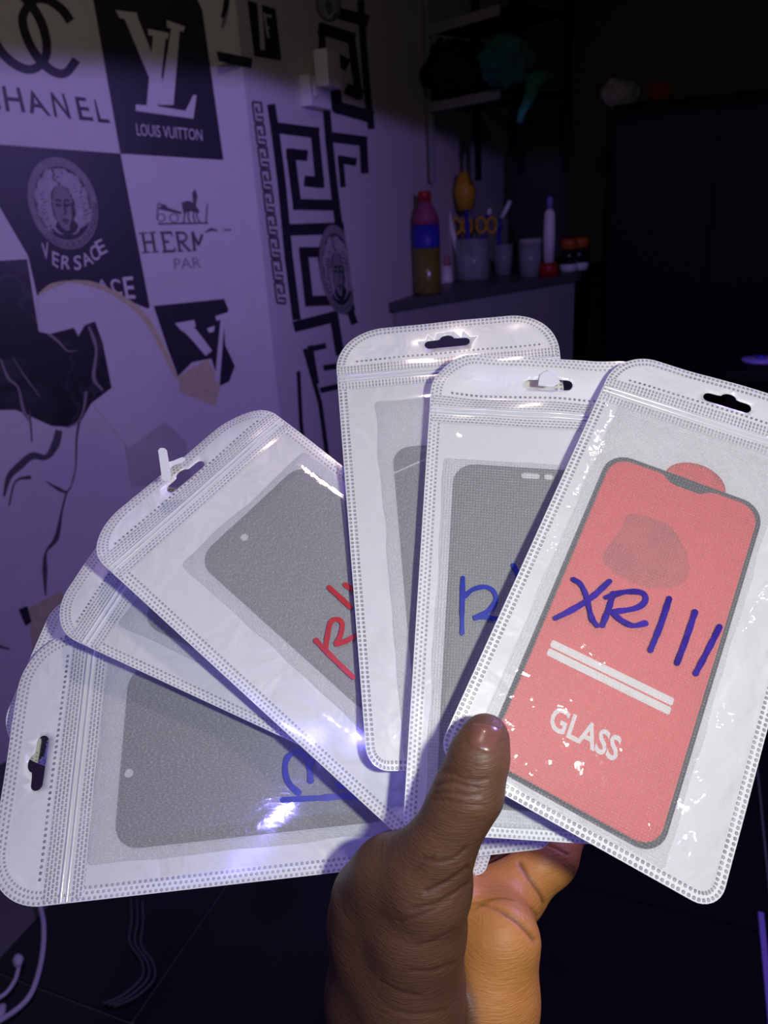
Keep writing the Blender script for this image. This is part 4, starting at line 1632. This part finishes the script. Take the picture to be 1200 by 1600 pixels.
META = [[(700, 1405, 318, 13), (680, 1560, 322, 18)], [(680, 1415, 342, 13), (675, 1560, 336, 18)], [(670, 1430, 364, 12), (672, 1570, 346, 17)], [(660, 1450, 384, 11), (672, 1580, 352, 16)], [(672, 1580, 350, 16), (680, 1740, 330, 22)]]

VX = 0.7
lo = cs(500, 1120, 235)
lo = np.array([-34, 58, 236], np.float32)
hi = np.array([104, 222, 434], np.float32)
dims = np.ceil((hi - lo) / VX).astype(int)
gx, gy, gz = [lo[i] + VX * np.arange(dims[i], dtype=np.float32) for i in range(3)]
FIELD = np.full(dims, 30.0, np.float32)
FP = np.full(dims, 30.0, np.float32)       # distance to palm-side shapes
FD = np.full(dims, 30.0, np.float32)       # distance to back-of-hand shapes


def add_chain(ch, k, palm):
    pts = [(cs(*c[:3]), c[3]) for c in ch]
    for (a, ra), (b, rb) in zip(pts[:-1], pts[1:]):
        m = max(ra, rb) + 14
        mn = np.minimum(a, b) - m
        mx = np.maximum(a, b) + m
        i0 = np.clip(((mn - lo) / VX).astype(int), 0, dims)
        i1 = np.clip(((mx - lo) / VX).astype(int) + 1, 0, dims)
        if (i1 <= i0).any():
            continue
        sl_ = tuple(slice(i0[q], i1[q]) for q in range(3))
        X = gx[sl_[0]][:, None, None]
        Y = gy[sl_[1]][None, :, None]
        Zz = gz[sl_[2]][None, None, :]
        ab = b - a
        t = ((X - a[0]) * ab[0] + (Y - a[1]) * ab[1] + (Zz - a[2]) * ab[2]) / float(ab @ ab)
        t = np.clip(t, 0, 1)
        dd = np.sqrt((X - a[0] - t * ab[0]) ** 2 + (Y - a[1] - t * ab[1]) ** 2 + (Zz - a[2] - t * ab[2]) ** 2) - (ra + (rb - ra) * t)
        old = FIELD[sl_]
        h = np.maximum(k - np.abs(old - dd), 0) / k
        FIELD[sl_] = np.minimum(old, dd) - h * h * k * 0.25
        tgt = FP if palm else FD
        tgt[sl_] = np.minimum(tgt[sl_], dd)


add_chain(THUMB, 4, False)
add_chain(DORSUM, 14, False)
add_chain(WEB, 9, False)
for c in META:
    add_chain(c, 8, True)
add_chain(PALM2, 10, True)
add_chain(HEEL, 9, True)
for i_, c in enumerate(FINGERS):
    add_chain(c, 2.5 if i_ else 7, True)


def surface_nets(Fd):
    ins = Fd < 0
    nx, ny, nz = Fd.shape
    acc = np.zeros((nx - 1, ny - 1, nz - 1, 3), np.float32)
    cnt = np.zeros((nx - 1, ny - 1, nz - 1), np.float32)
    corners = [(i, j, k) for i in (0, 1) for j in (0, 1) for k in (0, 1)]

    def sub(A, c):
        return A[c[0]:nx - 1 + c[0], c[1]:ny - 1 + c[1], c[2]:nz - 1 + c[2]]
    for ax in range(3):
        for c in corners:
            if c[ax]:
                continue
            c_2 = list(c)
            c_2[ax] = 1
            a, b = sub(Fd, c), sub(Fd, c_2)
            x = (a < 0) != (b < 0)
            t = np.where(x, a / np.where(x, a - b, 1), 0)
            for q in range(3):
                acc[..., q] += np.where(x, (t if q == ax else c[q]), 0)
            cnt += x
    act = cnt > 0
    idx = -np.ones(cnt.shape, np.int64)
    idx[act] = np.arange(act.sum())
    cell = np.argwhere(act)
    V = lo + VX * (cell + acc[act] / cnt[act][:, None])
    Fs = []
    for ax in range(3):
        o1, o2 = [(1, 2), (2, 0), (0, 1)][ax]
        a = ins[tuple(slice(0, -1) if q == ax else slice(1, -1) for q in range(3))]
        b = ins[tuple(slice(1, None) if q == ax else slice(1, -1) for q in range(3))]
        for flag, rev in ((a & ~b, False), (~a & b, True)):
            e = np.argwhere(flag)
            for q in range(3):
                if q != ax:
                    e[:, q] += 1
            def g(d1, d2):
                z = e.copy()
                z[:, o1] -= d1
                z[:, o2] -= d2
                return idx[z[:, 0], z[:, 1], z[:, 2]]
            quad = np.stack([g(0, 0), g(1, 0), g(1, 1), g(0, 1)], 1)
            Fs.append(quad[:, ::-1] if rev else quad)
    return V, np.concatenate(Fs)


# close the field at the cut wrist inside the grid
FIELD[:, -1, :] = np.maximum(FIELD[:, -1, :], 1)
HV, HF = surface_nets(FIELD)
# relax
nb = np.concatenate([HF[:, [i, (i + 1) % 4]] for i in range(4)])
for it in range(4):
    s_ = np.zeros_like(HV)
    c_ = np.zeros(len(HV), np.float32)
    np.add.at(s_, nb[:, 0], HV[nb[:, 1]])
    np.add.at(c_, nb[:, 0], 1)
    np.add.at(s_, nb[:, 1], HV[nb[:, 0]])
    np.add.at(c_, nb[:, 1], 1)
    HV = HV * .5 + .5 * s_ / c_[:, None]
# vertex normals
fn = np.cross(HV[HF[:, 2]] - HV[HF[:, 0]], HV[HF[:, 3]] - HV[HF[:, 1]])
vn = np.zeros_like(HV)
for i in range(4):
    np.add.at(vn, HF[:, i], fn)
vn /= np.linalg.norm(vn, axis=1)[:, None] + 1e-9
gi = np.clip(((HV - lo) / VX).astype(int), 0, dims - 1)
palm = 1 / (1 + np.exp(-((FD[gi[:, 0], gi[:, 1], gi[:, 2]] - FP[gi[:, 0], gi[:, 1], gi[:, 2]]) - 1.0) / 1.2))
PX = HV[:, 0] / HV[:, 2] * FPX + 600
PY = HV[:, 1] / HV[:, 2] * FPX + 800
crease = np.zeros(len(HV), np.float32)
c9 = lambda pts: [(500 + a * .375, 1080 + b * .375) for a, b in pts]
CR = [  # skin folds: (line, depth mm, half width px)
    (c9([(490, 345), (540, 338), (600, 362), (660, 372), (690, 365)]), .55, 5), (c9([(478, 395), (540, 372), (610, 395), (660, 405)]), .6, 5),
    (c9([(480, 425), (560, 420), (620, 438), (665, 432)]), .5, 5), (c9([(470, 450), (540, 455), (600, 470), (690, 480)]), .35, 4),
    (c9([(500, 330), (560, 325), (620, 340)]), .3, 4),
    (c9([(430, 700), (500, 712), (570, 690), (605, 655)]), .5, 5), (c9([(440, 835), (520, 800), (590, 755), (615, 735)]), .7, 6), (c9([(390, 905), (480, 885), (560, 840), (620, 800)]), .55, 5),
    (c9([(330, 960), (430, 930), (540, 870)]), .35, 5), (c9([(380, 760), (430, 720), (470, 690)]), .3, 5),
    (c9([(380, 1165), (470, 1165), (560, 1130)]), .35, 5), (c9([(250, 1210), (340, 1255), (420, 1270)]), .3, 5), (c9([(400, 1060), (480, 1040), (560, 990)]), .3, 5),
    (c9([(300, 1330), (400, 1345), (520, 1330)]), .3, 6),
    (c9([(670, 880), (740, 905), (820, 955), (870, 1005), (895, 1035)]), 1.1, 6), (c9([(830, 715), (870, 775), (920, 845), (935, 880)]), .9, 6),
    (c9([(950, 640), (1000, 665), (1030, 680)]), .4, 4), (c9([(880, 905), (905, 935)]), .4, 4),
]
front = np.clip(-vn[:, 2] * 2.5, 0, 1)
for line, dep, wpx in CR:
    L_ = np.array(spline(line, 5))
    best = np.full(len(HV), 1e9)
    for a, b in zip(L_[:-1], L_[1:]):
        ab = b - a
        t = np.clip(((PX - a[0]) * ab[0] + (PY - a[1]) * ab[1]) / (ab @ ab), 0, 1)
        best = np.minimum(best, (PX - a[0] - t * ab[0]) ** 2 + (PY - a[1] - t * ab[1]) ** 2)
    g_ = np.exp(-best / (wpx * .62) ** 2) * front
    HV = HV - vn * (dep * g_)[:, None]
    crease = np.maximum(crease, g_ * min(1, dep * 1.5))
MC = np.array([RT, -UP, FW]).T
HW = HV @ MC.T / 1000.0 + np.array(CAM)
pw = at(640, 1560, .29)
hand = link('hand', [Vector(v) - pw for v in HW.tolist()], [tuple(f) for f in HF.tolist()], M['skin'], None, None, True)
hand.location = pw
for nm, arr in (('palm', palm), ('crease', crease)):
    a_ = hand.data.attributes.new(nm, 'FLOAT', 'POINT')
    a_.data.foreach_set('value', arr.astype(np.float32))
tag(hand, 'dark-skinned hand gripping the pouches, thumb in front, palm turned aside', 'hand')
bm = bmesh.new()
bm.from_mesh(hand.data)
bmesh.ops.recalc_face_normals(bm, faces=bm.faces)
bm.to_mesh(hand.data)
bm.free()

# thumbnail, laid on the thumb's surface
from mathutils.bvhtree import BVHTree
tree = BVHTree.FromPolygons([tuple(v) for v in HW.tolist()], [tuple(f) for f in HF.tolist()])
q4 = [np.array(a, float) for a in ((737, 1126), (788, 1139), (769, 1183), (729, 1164))]
NU, NVv = 14, 12
V_, F_ = [], []
for i in range(NU + 1):
    for j in range(NVv + 1):
        a, b = i / NU, j / NVv
        # squircle the corners
        aa, bb = (a - .5) * 2, (b - .5) * 2
        kx = math.sqrt(max(0, 1 - .22 * bb * bb))
        ky = math.sqrt(max(0, 1 - .30 * aa * aa))
        a2, b2 = .5 + aa * kx * .5, .5 + bb * ky * .5
        p_ = (1 - b2) * ((1 - a2) * q4[0] + a2 * q4[1]) + b2 * ((1 - a2) * q4[3] + a2 * q4[2])
        r_ = ray(*p_)
        hit = tree.ray_cast(CAM, r_.normalized())[0]
        base = hit if hit is not None else at(p_[0], p_[1], .246)
        edge = max(abs(aa), abs(bb)) ** 6
        V_.append(base - r_.normalized() * (.0007 * (1 - edge) + .00008))
for i in range(NU):
    for j in range(NVv):
        a = i * (NVv + 1) + j
        F_.append((a, a + 1, a + NVv + 2, a + NVv + 1))
nail = link('thumbnail', V_, F_, M['nail'], None, None, True)
nail.parent = hand
nail.matrix_parent_inverse = Matrix.Translation(-pw)
